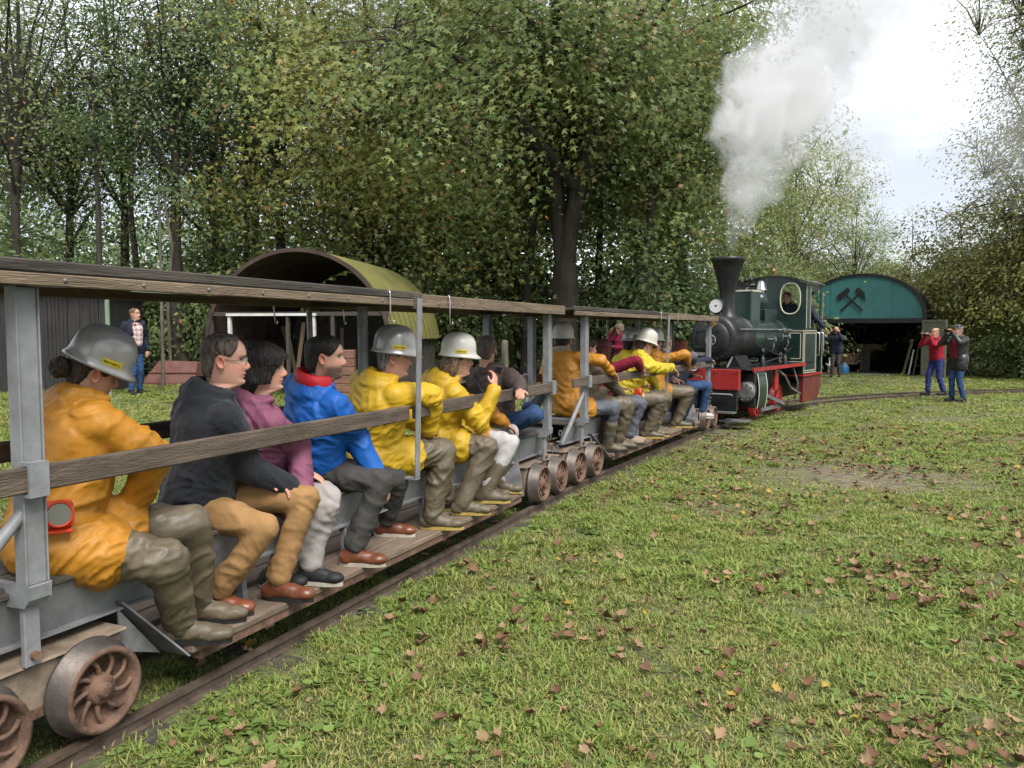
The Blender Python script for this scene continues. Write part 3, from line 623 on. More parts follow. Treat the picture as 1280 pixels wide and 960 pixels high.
MB().box(-.18, .18, -.18, .18, 0, .93).build('stand', M['wood_dark'], hy)
ft = MB(); ft.lathe([(0, 0), (.07, 0), (.075, .3), (.09, .31), (.09, .34), (.03, .36), (.03, .55), (.06, .58), (0, .6)], 'Z', n=16)
tag(ft.build('milk_churn', M['white'], None, 0, shed_at(-1.05, .12)), 'narrow white canister beside the man in the shed door', 'canister')
bs = MB(); bs.box(-.1, .1, -.1, .1, 0, .26); tag(bs.build('wooden_box', M['wood_light'], None, .01, shed_at(-.85, -.02)), 'small wooden box next to the blue gas bottle', 'box')
slb = MB(); slb.box(-.75, .6, -.25, .25, 0, .05); tag(slb.build('timber_slab', M['wood_grey'], None, .01, shed_at(-1.35, -.45)), 'low timber slab under the feet of the man at the shed', 'slab')
shs = MB(); shs.box(-.5, .5, -.25, .25, .01, .05); tag(shs.build('metal_sheet', M['steel_dk'], None, .004, shed_at(.55, -.12)), 'grey metal sheet lying on the ground before the shed', 'sheet')

# ------------------------------------------------------------------ open barn with mossy barrel roof behind the train
bx, by = wpx(372, 16.2); gz0 = float(gz(bx, by))
B = empty('open_barn', (bx, by, gz0), R(24-8)); tag(B, 'open barn with mossy barrel roof of corrugated iron', 'barn')
rB = 1.95; zB = 1.06; Lb = 4.2
# corrugated shell in strips that wrap over the barrel
ns = 22
for k in range(ns):
    y0 = Lb*k/ns; y1 = Lb*(k+1)/ns-.006; mb = MB(); v = []; na = 28; nc = 7
    for a in np.linspace(R(4), R(176), na):
        for j in range(nc):
            t = j/(nc-1); r = rB+.014*math.sin(t*2*math.pi*2.5)+.012*(k % 2); v.append((r*math.cos(a), y0+(y1-y0)*t, zB+r*math.sin(a)))
    f = [(i*nc+j, (i+1)*nc+j, (i+1)*nc+j+1, i*nc+j+1) for i in range(na-1) for j in range(nc-1)]; nv = len(v)
    v += [(x*.994, y, zB+(z-zB)*.994) for x, y, z in v]; f += [tuple(nv+i for i in reversed(q)) for q in f]
    mb.add(v, f, True); o = mb.build('roof_sheet', M['moss'], B)
ar = MB(); o_ = arch(rB+.03, zB, R(3), R(177), 33); i_ = arch(rB-.05, zB, R(3), R(177), 33); ar.prism(o_+list(reversed(i_)), -.05, .0, 'XZ'); ar.build('arch_rim', M['rustroof'], B)
li = MB(); o_ = arch(rB-.03, zB, R(3), R(177), 33); i_ = arch(rB-.06, zB, R(3), R(177), 33); li.prism(o_+list(reversed(i_)), .02, Lb, 'XZ'); li.build('roof_lining', M['rustroof'], B)
for x in (-1.85, -1.45, -.2, .35, .75, 1.85):
    MB().box(x-.03, x+.03, -.02, .06, 0, zB+.62).build('front_post', M['white'] if x in (-1.45, .35) else M['wood_dark'], B)
MB().box(-1.5, .42, -.05, -.021, zB+.62, zB+.67).build('white_lintel', M['white'], B)
MB().box(-1.9, 1.9, -.02, .06, zB+.621, zB+.70).build('tie_beam', M['wood_dark'], B)
for i in range(14):
    y = .3+i*.29; MB().box(1.80, 1.83, y, y+.17, 0, zB+.1).build('side_slat', M['wood_dark'], B)
    MB().box(-1.83, -1.80, y-.02, y+.26, 0, zB+.1).build('side_slat', M['wood_dark'], B)
for i in range(13):
    x = -1.85+i*.285; MB().box(x, x+.265, Lb-.04, Lb, 0, zB+1.9*math.sqrt(max(.02, 1-((x+.13)/1.95)**2))-.1).build('back_board', M['wood_dark'], B)
rr = random.Random(11)
for i in range(9):
    x = rr.uniform(-1.3, 1.5); y = rr.uniform(.8, 3); ln = rr.uniform(1.2, 1.7); b = MB().box(-.04, .04, -.02, .02, 0, ln)
    p = B.matrix_basis @ Vector((x, y, .0)); tag(b.build('timber', M['wood_light' if i % 3 else 'wood_grey'], None, .004, p, (rr.uniform(-.15, .15), rr.uniform(-.25, .25), rr.uniform(0, 3))), 'rough timber standing upright inside the open barn', 'timber', 'timbers stored in the open barn')
cr = empty('crate', B.matrix_basis @ Vector((1.12, -.35, 0)), R(30)); tag(cr, 'reddish wooden crate in front of the open barn', 'crate')
for i in range(6):
    MB().box(-.2, .2, -.22, .22, .02+i*.165, .02+i*.165+.158).build('board', mat('red_wood%d' % i, (.22, .11, .075), .8, var=.2, scale=4, stretch=(1, 6, 6)), cr, .01)
MB().box(-.18, .18, -.20, .20, 0, .98).build('core', M['wood_dark'], cr)

# ------------------------------------------------------------------ dark corrugated hut at the left, pale green bent pipe frame
hx, hy_ = wpx(58, 17.5); h0 = float(gz(hx, hy_))
H = empty('dark_hut', (hx, hy_, h0-.05), R(24+8)); tag(H, 'dark plank hut with ribbed wall sheets behind the last coach', 'hut')
rr = random.Random(4); x = -3.0
while x < 1.3:
    w = rr.choice([.075, .085, .24]) if x > -2.9 else .1; d = .03 if w < .1 else .012
    MB().box(x, x+w-.008, -d, .05, 0, 2.3).build('wall_board', M['hut'], H, .004); x += w
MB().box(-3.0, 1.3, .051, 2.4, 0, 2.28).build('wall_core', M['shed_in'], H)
MB().box(-3.2, 1.45, -.25, 2.6, 2.31, 2.37).build('roof', M['wood_dark'], H)
pf = MB(); pf.tube([(0, 0, 0), (0, 0, 1.95), (.03, 0, 2.06), (.12, 0, 2.1), (1.4, 0, 2.12)], .045, 10)
px_, py_ = wpx(136, 16.0); tag(pf.build('pipe_frame', mat('pale_green_paint', (.26, .34, .24), .6, dirt=(.15, .15, .1), damt=.5), None, 0, (px_, py_, float(gz(px_, py_))-.03), (0, 0, R(24))), 'pale green bent pipe frame beside the dark hut', 'pipe frame')
# rusty upturned tipper body
tx, ty = wpx(216, 20.5); t0 = float(gz(tx, ty)); TB = empty('tipper_body', (tx, ty, t0), R(24)); tag(TB, 'upturned rusty red tipper body lying on the lawn', 'tipper body')
M['redrust'] = mat('red_brown_rust', (.23, .105, .085), .8, var=.2, scale=4, bump=.2, dirt=(.13, .07, .055), damt=.6)
t = MB(); b_ = [(-.62, -.5, .03), (.75, -.5, .03), (.75, .5, .03), (-.62, .5, .03)]; u_ = [(-.28, -.22, .60), (.70, -.22, .56), (.70, .22, .56), (-.28, .22, .60)]
t.add(b_+u_, [(0, 3, 2, 1), (4, 5, 6, 7), (0, 1, 5, 4), (1, 2, 6, 5), (2, 3, 7, 6), (3, 0, 4, 7)]); t.build('tub', M['redrust'], TB, .02)
MB().beam((-.66, -.53, .04), (.8, -.53, .04), .05, .06).build('rim', M['redrust'], TB); MB().beam((-.46, -.38, .31), (.76, -.38, .31), .03, .03).build('rib', M['redrust'], TB)
# wooden fence posts beyond the coach
for i, (px, Z, h) in enumerate(((631, 16.5, 1.28), (700, 19.5, 1.2))):
    x, y = wpx(px, Z); p = MB(); p.lathe([(.075, 0), (.07, h-.06), (.055, h), (0, h+.01)], 'Z', n=14)
    tag(p.build('fence_post', M['bark_pale'], None, 0, (x, y, float(gz(x, y))-.02)), ['thick pale wooden post standing in the grass behind the coaches', 'far wooden post at the edge of the wood'][i], 'post')
# ------------------------------------------------------------------ people
def cloth(name, col, rough=.8, bump=.35, bscale=14, var=.10, dirt=None, damt=.4, spec=.3, sheen=0):
    m = mat(name, col, rough, var=var, scale=5, bump=bump, bscale=bscale, dirt=dirt, dscale=5, damt=damt, spec=spec)
    if sheen: m.node_tree.nodes['Principled BSDF'].inputs['Sheen Weight'].default_value = sheen
    return m
KM = {}
KM['orange'] = cloth('orange_oilskin', (.56, .24, .012), .58, .5, 9, .16, (.30, .12, .02), .55, .45)
KM['yellow'] = cloth('yellow_oilskin', (.66, .41, .010), .58, .5, 9, .10, (.46, .27, .02), .35, .45)
KM['lemon'] = cloth('lemon_oilskin', (.66, .50, .02), .58, .5, 9, .08, (.5, .38, .03), .35, .45)
KM['navy'] = cloth('charcoal_fleece', (.020, .022, .029), .95, .5, 30, .12, sheen=.08)
KM['purple'] = cloth('plum_softshell', (.26, .085, .145), .75, .3, 12)
KM['blue'] = cloth('bright_blue_shell', (.008, .115, .46), .6, .4, 9, .06)
KM['redhood'] = cloth('red_lining', (.50, .015, .025), .6)
KM['brown'] = cloth('brown_jacket', (.085, .058, .052), .75, .35, 12)
KM['olivebrown'] = cloth('olive_brown_coat', (.10, .075, .05), .8, .35, 12)
KM['maroonk'] = cloth('maroon_sweater', (.24, .012, .035), .9, .4, 40)
KM['greyk'] = cloth('grey_lilac_sweater', (.14, .125, .15), .9, .4, 40)
KM['navyk'] = cloth('dark_navy_jacket', (.016, .022, .045), .75)
KM['redk'] = cloth('red_pullover', (.33, .012, .025), .9, .4, 40)
KM['leather'] = cloth('black_leather', (.022, .022, .023), .42, .5, 14, .2, spec=.5)
KM['pink'] = cloth('raspberry_jacket', (.33, .02, .07), .7)
KM['tan'] = cloth('tan_chinos', (.38, .215, .085), .85, .35, 16)
KM['lightgrey'] = cloth('pale_grey_trousers', (.40, .36, .34), .85, .4, 14)
KM['slate'] = cloth('slate_trousers', (.055, .053, .048), .8, .35, 14)
KM['jeans'] = cloth('blue_jeans', (.035, .085, .21), .85, .4, 40, .2)
KM['jeans2'] = cloth('bright_blue_trousers', (.03, .045, .20), .85, .4, 30, .15)
KM['greyjeans'] = cloth('grey_jeans', (.13, .14, .17), .85, .4, 40, .2)
KM['wader'] = cloth('olive_rubber_waders', (.135, .108, .066), .52, .35, 8, .12, (.20, .16, .11), .5, .45)
KM['whitetr'] = cloth('white_trousers', (.52, .50, .49), .85)
KM['brownshoe'] = cloth('brown_leather', (.19, .058, .025), .38, .15, 20, .2, spec=.5)
KM['blackshoe'] = cloth('black_shoe', (.02, .02, .022), .6, .2, 30)
KM['beigeshoe'] = cloth('beige_shoe', (.38, .30, .22), .8, .2, 30)
KM['whiteshoe'] = cloth('white_shoe', (.6, .58, .55), .7, .2, 30)
KM['solew'] = cloth('pale_sole', (.52, .47, .38), .8, .1)
KM['soley'] = cloth('yellow_sole', (.50, .36, .09), .8, .1)
KM['soleb'] = cloth('black_sole', (.018, .018, .018), .7, .1)
KM['sock'] = cloth('navy_sock', (.012, .015, .035), .95, .2, 60)
KM['helmet'] = mat('silver_helmet', (.46, .45, .43), .30, .3, var=.1, scale=7, dirt=(.22, .20, .17), dscale=8, damt=.5)
KM['helmetw'] = mat('white_helmet', (.58, .56, .50), .4, 0, var=.06, scale=7, dirt=(.38, .35, .3), dscale=8, damt=.4)
KM['sticker'] = mat('yellow_sticker', (.70, .56, .02), .5, var=.05)
KM['ink'] = mat('black_print', (.02, .02, .02), .6)
KM['orangelamp'] = mat('orange_red_plastic', (.80, .07, .02), .4, var=.06)
KM['plaid'] = cloth('plain_shirt', (.5, .4, .4), .9)
def plaid():
    m = KM['plaid']; t = m.node_tree; b = t.nodes['Principled BSDF']; co = t.nodes.new('ShaderNodeTexCoord'); sx = t.nodes.new('ShaderNodeSeparateXYZ'); t.links.new(co.outputs['Object'], sx.inputs[0]); acc = None
    for i, k in ((0, 62), (2, 62), (1, 62)):
        a = t.nodes.new('ShaderNodeMath'); a.operation = 'MULTIPLY'; a.inputs[1].default_value = k; t.links.new(sx.outputs[i], a.inputs[0])
        s_ = t.nodes.new('ShaderNodeMath'); s_.operation = 'SINE'; t.links.new(a.outputs[0], s_.inputs[0]); g_ = t.nodes.new('ShaderNodeMath'); g_.operation = 'GREATER_THAN'; g_.inputs[1].default_value = .1; t.links.new(s_.outputs[0], g_.inputs[0])
        if acc is None: acc = g_.outputs[0]
        else:
            p = t.nodes.new('ShaderNodeMath'); p.operation = 'ADD'; t.links.new(acc, p.inputs[0]); t.links.new(g_.outputs[0], p.inputs[1]); acc = p.outputs[0]
    d = t.nodes.new('ShaderNodeMath'); d.operation = 'DIVIDE'; d.inputs[1].default_value = 3; t.links.new(acc, d.inputs[0]); r = t.nodes.new('ShaderNodeValToRGB')
    r.color_ramp.elements[0].color = (.62, .52, .50, 1); r.color_ramp.elements[1].color = (.16, .02, .035, 1); r.color_ramp.interpolation = 'LINEAR'; t.links.new(d.outputs[0], r.inputs[0]); t.links.new(r.outputs[0], b.inputs['Base Color'])
plaid()
SKIN = bpy.data.materials.new('skin'); SKIN.use_nodes = True
_t = SKIN.node_tree; _b = _t.nodes['Principled BSDF']; _a = _t.nodes.new('ShaderNodeAttribute'); _a.attribute_name = 'col'; _t.links.new(_a.outputs['Color'], _b.inputs['Base Color'])
_b.inputs['Roughness'].default_value = .5; _b.inputs['Subsurface Weight'].default_value = .12; _b.inputs['Subsurface Radius'].default_value = (.01, .004, .002); _b.inputs['Specular IOR Level'].default_value = .35
def hairmat(name, c): return mat(name, c, .6, var=.42, scale=70, bump=1.0, bscale=120, stretch=(1, 1, .12), spec=.35)
HM = {'grey': hairmat('grey_brown_hair', (.17, .13, .105)), 'dark': hairmat('dark_brown_hair', (.022, .016, .013)), 'brown': hairmat('brown_hair', (.075, .045, .03)), 'silver': hairmat('silver_hair', (.30, .29, .28)), 'red': hairmat('dark_red_hair', (.12, .018, .016)), 'auburn': hairmat('auburn_hair', (.20, .045, .02)), 'blond': hairmat('blond_hair', (.42, .32, .2)), 'ginger': hairmat('light_brown_curls', (.24, .15, .085))}

# ---- closed primitives for remeshing
def a_(v): return np.array(v, float)
class Blob:
    def __init__(s): s.V = []; s.F = []
    def _add(s, V, Fc):
        n = sum(len(v) for v in s.V); s.V.append(np.array(V, float)); s.F += [tuple(i+n for i in f) for f in Fc]; return s
    def rings(s, R_):
        n = len(R_[0]); V = [p for r in R_ for p in r]; Fc = [(i*n+k, i*n+(k+1) % n, (i+1)*n+(k+1) % n, (i+1)*n+k) for i in range(len(R_)-1) for k in range(n)]
        Fc += [tuple(range(n-1, -1, -1)), tuple((len(R_)-1)*n+k for k in range(n))]; return s._add(V, Fc)
    def cone(s, p0, r0, p1, r1, n=14):
        p0, p1 = a_(p0), a_(p1); d = p1-p0; L = np.linalg.norm(d); d = d/L if L > 1e-6 else a_((0, 0, 1)); u = np.cross(d, (0, 0, 1) if abs(d[2]) < .9 else (1, 0, 0)); u /= np.linalg.norm(u); w = np.cross(d, u); R_ = []
        for t in (-85, -55, -25): R_.append((p0+d*r0*math.sin(R(t)), r0*math.cos(R(t))))
        for t in (0, .5, 1): R_.append((p0+d*L*t, r0+(r1-r0)*t))
        for t in (25, 55, 85): R_.append((p1+d*r1*math.sin(R(t)), r1*math.cos(R(t))))
        return s.rings([[c+(u*math.cos(a)+w*math.sin(a))*r for a in np.linspace(0, 2*math.pi, n+1)[:-1]] for c, r in R_])
    def chain(s, pts, rad, n=14):
        for i in range(len(pts)-1): s.cone(pts[i], rad[i], pts[i+1], rad[i+1], n)
        return s
    def ell(s, c, rx, ry, rz, X=(1, 0, 0), Y=(0, 1, 0), n=16, m=10):
        X, Y, c = a_(X), a_(Y), a_(c); X = X/np.linalg.norm(X); Y = Y-X*(X@Y); Y = Y/np.linalg.norm(Y); Z = np.cross(X, Y); R_ = []
        for t in np.linspace(-86, 86, m): R_.append([c+X*rx*math.cos(R(t))*math.cos(a)+Y*ry*math.cos(R(t))*math.sin(a)+Z*rz*math.sin(R(t)) for a in np.linspace(0, 2*math.pi, n+1)[:-1]])
        return s.rings(R_)
    def loft(s, secs, n=20):
        """(centre, right vector, front vector, half width, half depth)"""
        return s.rings([[a_(c)+a_(x)*w*math.copysign(abs(math.cos(t))**.85, math.cos(t))+a_(y)*d*math.copysign(abs(math.sin(t))**.85, math.sin(t)) for t in np.linspace(0, 2*math.pi, n+1)[:-1]] for c, x, y, w, d in secs])
    def obj(s, vox, smooth=3):
        me = bpy.data.meshes.new('shape'); V = np.concatenate(s.V); me.from_pydata(V.tolist(), [], s.F)
        bm = bmesh.new(); bm.from_mesh(me); bmesh.ops.recalc_face_normals(bm, faces=bm.faces); bm.to_mesh(me); bm.free()
        o = bpy.data.objects.new('shape', me); COL.objects.link(o); r = o.modifiers.new('r', 'REMESH'); r.mode = 'VOXEL'; r.voxel_size = vox; r.use_smooth_shade = True
        if smooth: k = o.modifiers.new('s', 'SMOOTH'); k.iterations = smooth; k.factor = .5
        return o
def bake(objs):
    dg = bpy.context.evaluated_depsgraph_get(); out = []
    for o in objs: out.append(bpy.data.meshes.new_from_object(o.evaluated_get(dg)))
    for o in objs: m_ = o.data; bpy.data.objects.remove(o); bpy.data.meshes.remove(m_)
    return out
def arrays(me):
    V = np.empty(len(me.vertices)*3); me.vertices.foreach_get('co', V); N = np.empty(len(me.vertices)*3); me.vertex_normals.foreach_get('vector', N) if False else me.vertices.foreach_get('normal', N); return V.reshape(-1, 3), N.reshape(-1, 3)
def folds(me, amp, sc, seed, axis_sc=(1, 1, 1)):
    """creases: narrow ridges of warped noise at three sizes"""
    V, N = arrays(me); rg_ = np.random.default_rng(seed); an = rg_.uniform(0, 6.28); u_ = a_((.62*math.cos(an), .62*math.sin(an), .78)); v_ = np.cross(u_, a_((math.sin(an), -math.cos(an), .2))); v_ /= np.linalg.norm(v_); t_ = np.cross(u_, v_)
    q = np.stack([V@u_*1.9, V@v_*.62, V@t_*.9], -1)*sc+seed*3.1; w = np.stack([vnoise(q*.5+k*7.7) for k in range(3)], -1)*1.5
    rg = lambda p, e: (1-np.abs(2*vnoise(p)-1))**e
    mask = smoothstep(.25, .7, vnoise(q*.35+31)); d = (rg(q*.8+w, 2.2)*.8+rg(q*1.9+w*1.6+9, 2.6)*(.25+.6*mask)+rg(q*4.1+w*2+17, 3)*.16*mask-.55)*amp
    V = V+N*d[:, None]; me.vertices.foreach_set('co', V.ravel().astype(np.float32)); me.update()

# ---- head
def head_arrays(skin, beard=0, female=False, seed=0, lod=1.0):
    lv = [(-.235, .018, -.060, .045), (-.19, .020, -.068, .052), (-.15, .030, -.070, .055), (-.128, .052, -.072, .056), (-.117, .078, -.074, .053), (-.108, .089, -.076, .050), (-.095, .092, -.079, .055), (-.08, .089, -.082, .060), (-.062, .092, -.087, .064), (-.045, .092, -.092, .067), (-.02, .089, -.097, .070), (.0, .087, -.100, .072), (.02, .090, -.102, .074), (.035, .096, -.103, .076), (.055, .093, -.103, .077), (.075, .084, -.099, .075), (.092, .069, -.088, .067), (.106, .047, -.068, .052), (.115, .022, -.042, .030), (.119, -.005, -.014, .006)]
    lv = np.array(lv); zz = np.concatenate([np.linspace(-.205, -.13, 8)[:-1], np.linspace(-.13, .06, int(44/lod))[:-1], np.linspace(.06, .119, int(14/lod))]); yf = np.interp(zz, lv[:, 0], lv[:, 1]); yb = np.interp(zz, lv[:, 0], lv[:, 2]); ww = np.interp(zz, lv[:, 0], lv[:, 3])
    n = int(72/lod); th = np.linspace(0, 2*math.pi, n+1)[:-1]; th = th-.35*np.sin(th)   # denser at the face
    Z, T = np.meshgrid(zz, th, indexing='ij'); cy = -.008; Wd = ww[:, None]; c = np.cos(T)
    X = Wd*np.sin(T); Y = np.where(c > 0, cy+(yf[:, None]-cy)*np.abs(c)**.75, cy+(yb[:, None]-cy)*np.abs(c)**.95)
    fr = np.clip(c*1.6, 0, 1); g = lambda x0, z0, sx, sz: np.exp(-((X-x0)/sx)**2-((Z-z0)/sz)**2)*fr
    nose = np.interp(Z, [-.048, -.038, -.028, -.018, .0, .02, .03], [0, .016, .027, .026, .015, .004, 0])*np.exp(-(X/np.interp(Z, [-.04, -.02, .02], [.0165, .014, .011]))**2)*fr
    Y = Y+nose+.006*g(.014, -.035, .008, .008)+.006*g(-.014, -.035, .008, .008)
    Y = Y+.007*g(0, -.058, .024, .006)+.006*g(0, -.072, .02, .006)-.005*g(0, -.065, .024, .003)-.004*g(0, -.083, .02, .006)+.006*g(0, -.10, .02, .012)
    for s in (-1, 1): Y = Y-.013*g(s*.031, .008, .017, .013)+.006*g(s*.031, .007, .010, .008)+.006*g(s*.032, .028, .022, .007)+.004*g(s*.042, -.025, .02, .018)
    V = np.stack([X, Y, Z], -1); m_ = len(zz); C = np.ones(V.shape)*a_(skin); red = a_((1.12, .86, .82))
    for s in (-1, 1): C *= 1+(red-1)*(.8*g(s*.045, -.03, .028, .025))[..., None]
    C *= 1+(a_((1.05, .82, .8))-1)*(g(0, -.025, .02, .018))[..., None]
    lip = np.clip(g(0, -.064, .026, .009)*1.3, 0, 1)[..., None]; C = C*(1-lip)+a_((.36, .12, .10) if not female else (.40, .10, .10))*lip
    ml = np.clip(g(0, -.0655, .026, .0022)*1.2, 0, 1)[..., None]; C = C*(1-ml)+a_((.06, .02, .02))*ml
    for s in (-1, 1):
        e = np.clip(g(s*.031, .008, .0125, .0055)*1.5, 0, 1)[..., None]; C = C*(1-e)+a_((.35, .32, .30))*e
        e = np.clip(g(s*.031, .008, .0065, .0065)*1.6, 0, 1)[..., None]; C = C*(1-e)+a_((.02, .015, .012))*e
        l_ = np.clip(g(s*.031, .0145, .016, .002)*1.3, 0, 1)[..., None]; C = C*(1-l_)+a_((.05, .03, .025))*l_
        e = np.clip(g(s*.032, .030, .019, .004)*1.0, 0, 1)[..., None]; C = C*(1-e*.75)+a_((.06, .04, .03))*e*.75
    if beard:
        bm_ = np.clip(smoothstep(-.028, -.06, Z)*smoothstep(-.135, -.112, Z)*smoothstep(-.25, .2, c)*1.0, 0, 1)*np.clip(1-1.2*g(0, -.064, .02, .006), 0, 1); bm_ = np.maximum(bm_, g(0, -.047, .028, .005)*.9)[..., None]*beard; C = C*(1-bm_)+a_((.035, .024, .02))*bm_
    ix = np.arange(m_*n).reshape(m_, n); nx_ = np.roll(ix, -1, 1); Fc = np.stack([ix[:-1], ix[1:], nx_[1:], nx_[:-1]], -1).reshape(-1, 4)
    Vv = [V.reshape(-1, 3)]; Ff = [Fc]; Cc = [np.clip(C, 0, 1).reshape(-1, 3)]; k = m_*n
    for s in (-1, 1):   # ears: bent discs with a rim
        ring = []; P_ = []
        for r, dx in ((.0, .004), (.35, .0), (.7, .010), (.9, .014), (1.0, .009), (.9, .002), (.5, -.006)):
            for a in np.linspace(0, 2*math.pi, 17)[:-1]: P_.append((s*(.0705+dx+.010*r*(1 if math.sin(a) < .2 else .7)), -.012-.012*math.sin(a)*.4-r*.019*math.cos(a)*-1*(1.0), -.004+r*.033*math.sin(a)*(1 if math.sin(a) > 0 else .9)))
        q = np.arange(7*16).reshape(7, 16); qn = np.roll(q, -1, 1); Ff.append(np.stack([q[:-1], q[1:], qn[1:], qn[:-1]], -1).reshape(-1, 4)+k); Vv.append(a_(P_)); k += len(P_); Cc.append(np.ones((len(P_), 3))*a_(skin)*a_((1.1, .80, .76)))
    return np.concatenate(Vv), np.concatenate(Ff), np.concatenate(Cc), (V, th, zz)
def hair_mesh(grid, style, seed):
    V, th, zz = grid; X, Y, Z = V[..., 0], V[..., 1], V[..., 2]; c = np.cos(np.broadcast_to(th, Z.shape)); rng = np.random.default_rng(seed)
    hl = {'short': (.078, .01, -.085), 'receding': (.098, .02, -.085), 'bald': (.5, .045, -.07), 'bob': (.045, -.075, -.13), 'long': (.06, -.10, -.2), 'updo': (.065, .0, -.09)}[style]
    line = np.where(c > .25, hl[0]+(hl[1]-hl[0])*((1-c)/.75)**1.6, np.where(c > -.15, hl[1], hl[1]+(hl[2]-hl[1])*np.clip((-c-.15)/.45, 0, 1)))
    if style == 'bald': line = np.where(Z > .085, 9, line); 
    up = smoothstep(-.008, .012, Z-line)
    if style == 'bald': up = up*smoothstep(.105, .07, Z)
    ear = np.exp(-((Y+.012)/.026)**2-((Z+.004)/.034)**2)*smoothstep(.055, .07, np.abs(X))
    if style not in ('bob', 'long'): up = up*(1-np.clip(ear*1.3, 0, 1))
    thick = {'short': .016, 'receding': .012, 'bald': .005, 'bob': .028, 'long': .026, 'updo': .016}[style]
    nz_ = vnoise(V*a_((45, 45, 16))+seed)*.7+vnoise(V*a_((110, 110, 30))+seed)*.5; d = -.010+up*(.010+thick*(.45+.75*nz_))
    if style in ('bob',): d += up*.016*smoothstep(.02, -.06, Z)*smoothstep(.3, -.2, c)
    ctr = np.stack([X*0, X*0-.008, Z*.8], -1); o = V-ctr; o = o/np.maximum(np.linalg.norm(o, axis=-1, keepdims=True), 1e-6); W_ = V+o*d[..., None]
    m_, n = Z.shape; ix = np.arange(m_*n).reshape(m_, n); nx_ = np.roll(ix, -1, 1); k0 = 7; Fc = np.stack([ix[:-1], ix[1:], nx_[1:], nx_[:-1]], -1)[k0:].reshape(-1, 4)
    return W_.reshape(-1, 3), Fc
def helmet_mesh(style=0):
    V = []; n = 44; prof = [(1.0, 1.13, .034, 1), (1.0, 1.07, .041, .7), (1.0, 1.02, .050, .15), (1.0, 1.0, .075, 0), (.985, .985, .105, 0), (.935, .935, .137, 0), (.82, .82, .166, 0), (.62, .62, .187, 0), (.33, .33, .199, 0), (.02, .02, .203, 0)]
    rings_ = [(.98, .96, .036, 0)]+prof
    for k, (s, e, z, br) in enumerate([(p[0], p[1], p[2], p[3]) for p in rings_]):
        for a in np.linspace(0, 2*math.pi, n+1)[:-1]:
            f = e+(.24*max(0, math.cos(a))**1.6 if br else 0)*br; x = .108*f*math.sin(a); y = -.004+.132*f*math.cos(a); zz = z-(.012*max(0, math.cos(a))**2*br)
            if k > 4: zz += .008*math.exp(-(x/.014)**2)*(1 if k > 4 else 0)
            V.append((x, y, zz))
    m_ = len(rings_); Fc = [(i*n+k, i*n+(k+1) % n, (i+1)*n+(k+1) % n, (i+1)*n+k) for i in range(m_-1) for k in range(n)]; k = len(V); V.append((0, -.004, .212)); Fc += [((m_-1)*n+i, (m_-1)*n+(i+1) % n, k, k) for i in range(n)]
    # inner shell so that the rim has thickness
    return V, Fc
def rotm(yaw, pitch, roll):
    """yaw: facing, degrees from +Y towards +X; pitch up positive; roll to the right"""
    return Matrix.Rotation(-R(yaw), 4, 'Z') @ Matrix.Rotation(R(pitch), 4, 'X') @ Matrix.Rotation(R(roll), 4, 'Y')
def fr(a): a = R(a); return a_((math.sin(a), math.cos(a), 0)), a_((math.cos(a), -math.sin(a), 0))
def hand_blob(B, w, d, pn, side, curl=.5, s=1.0):
    """w wrist, d pointing direction, pn palm normal (towards what is held), side +1 right hand"""
    w, d, pn = a_(w), a_(d), a_(pn); d = d/np.linalg.norm(d); pn = pn-d*(d@pn); pn = pn/np.linalg.norm(pn); la = np.cross(d, pn)*side   # thumb side
    B.cone(w-d*.03, .024*s, w+d*.02, .025*s, 10); B.ell(w+d*.055*s, .044*s, .052*s, .016*s, la, d)
    for i, (o, L, r) in enumerate(((.030, .068, .0100), (.010, .075, .0104), (-.011, .070, .0100), (-.031, .055, .0088))):
        p = w+d*.088*s+la*o*s; dd = d+la*o*1.2; dd = dd/np.linalg.norm(dd)
        for k, f in enumerate((.45, .32, .23)):
            an = curl*(.5+.45*k)+i*.06; d2 = dd*math.cos(an)+pn*math.sin(an); q = p+d2*L*f*s; B.cone(p, r*s, q, r*s*.93, 8); p = q; dd = d2
    p = w+d*.03*s+la*.036*s; q = p+(d*.6+la*.6+pn*.3)*.042*s; B.cone(p, .0115*s, q, .010*s, 8); B.cone(q, .010*s, q+(d*.85+pn*.5*curl+la*.1)*.032*s, .0085*s, 8)

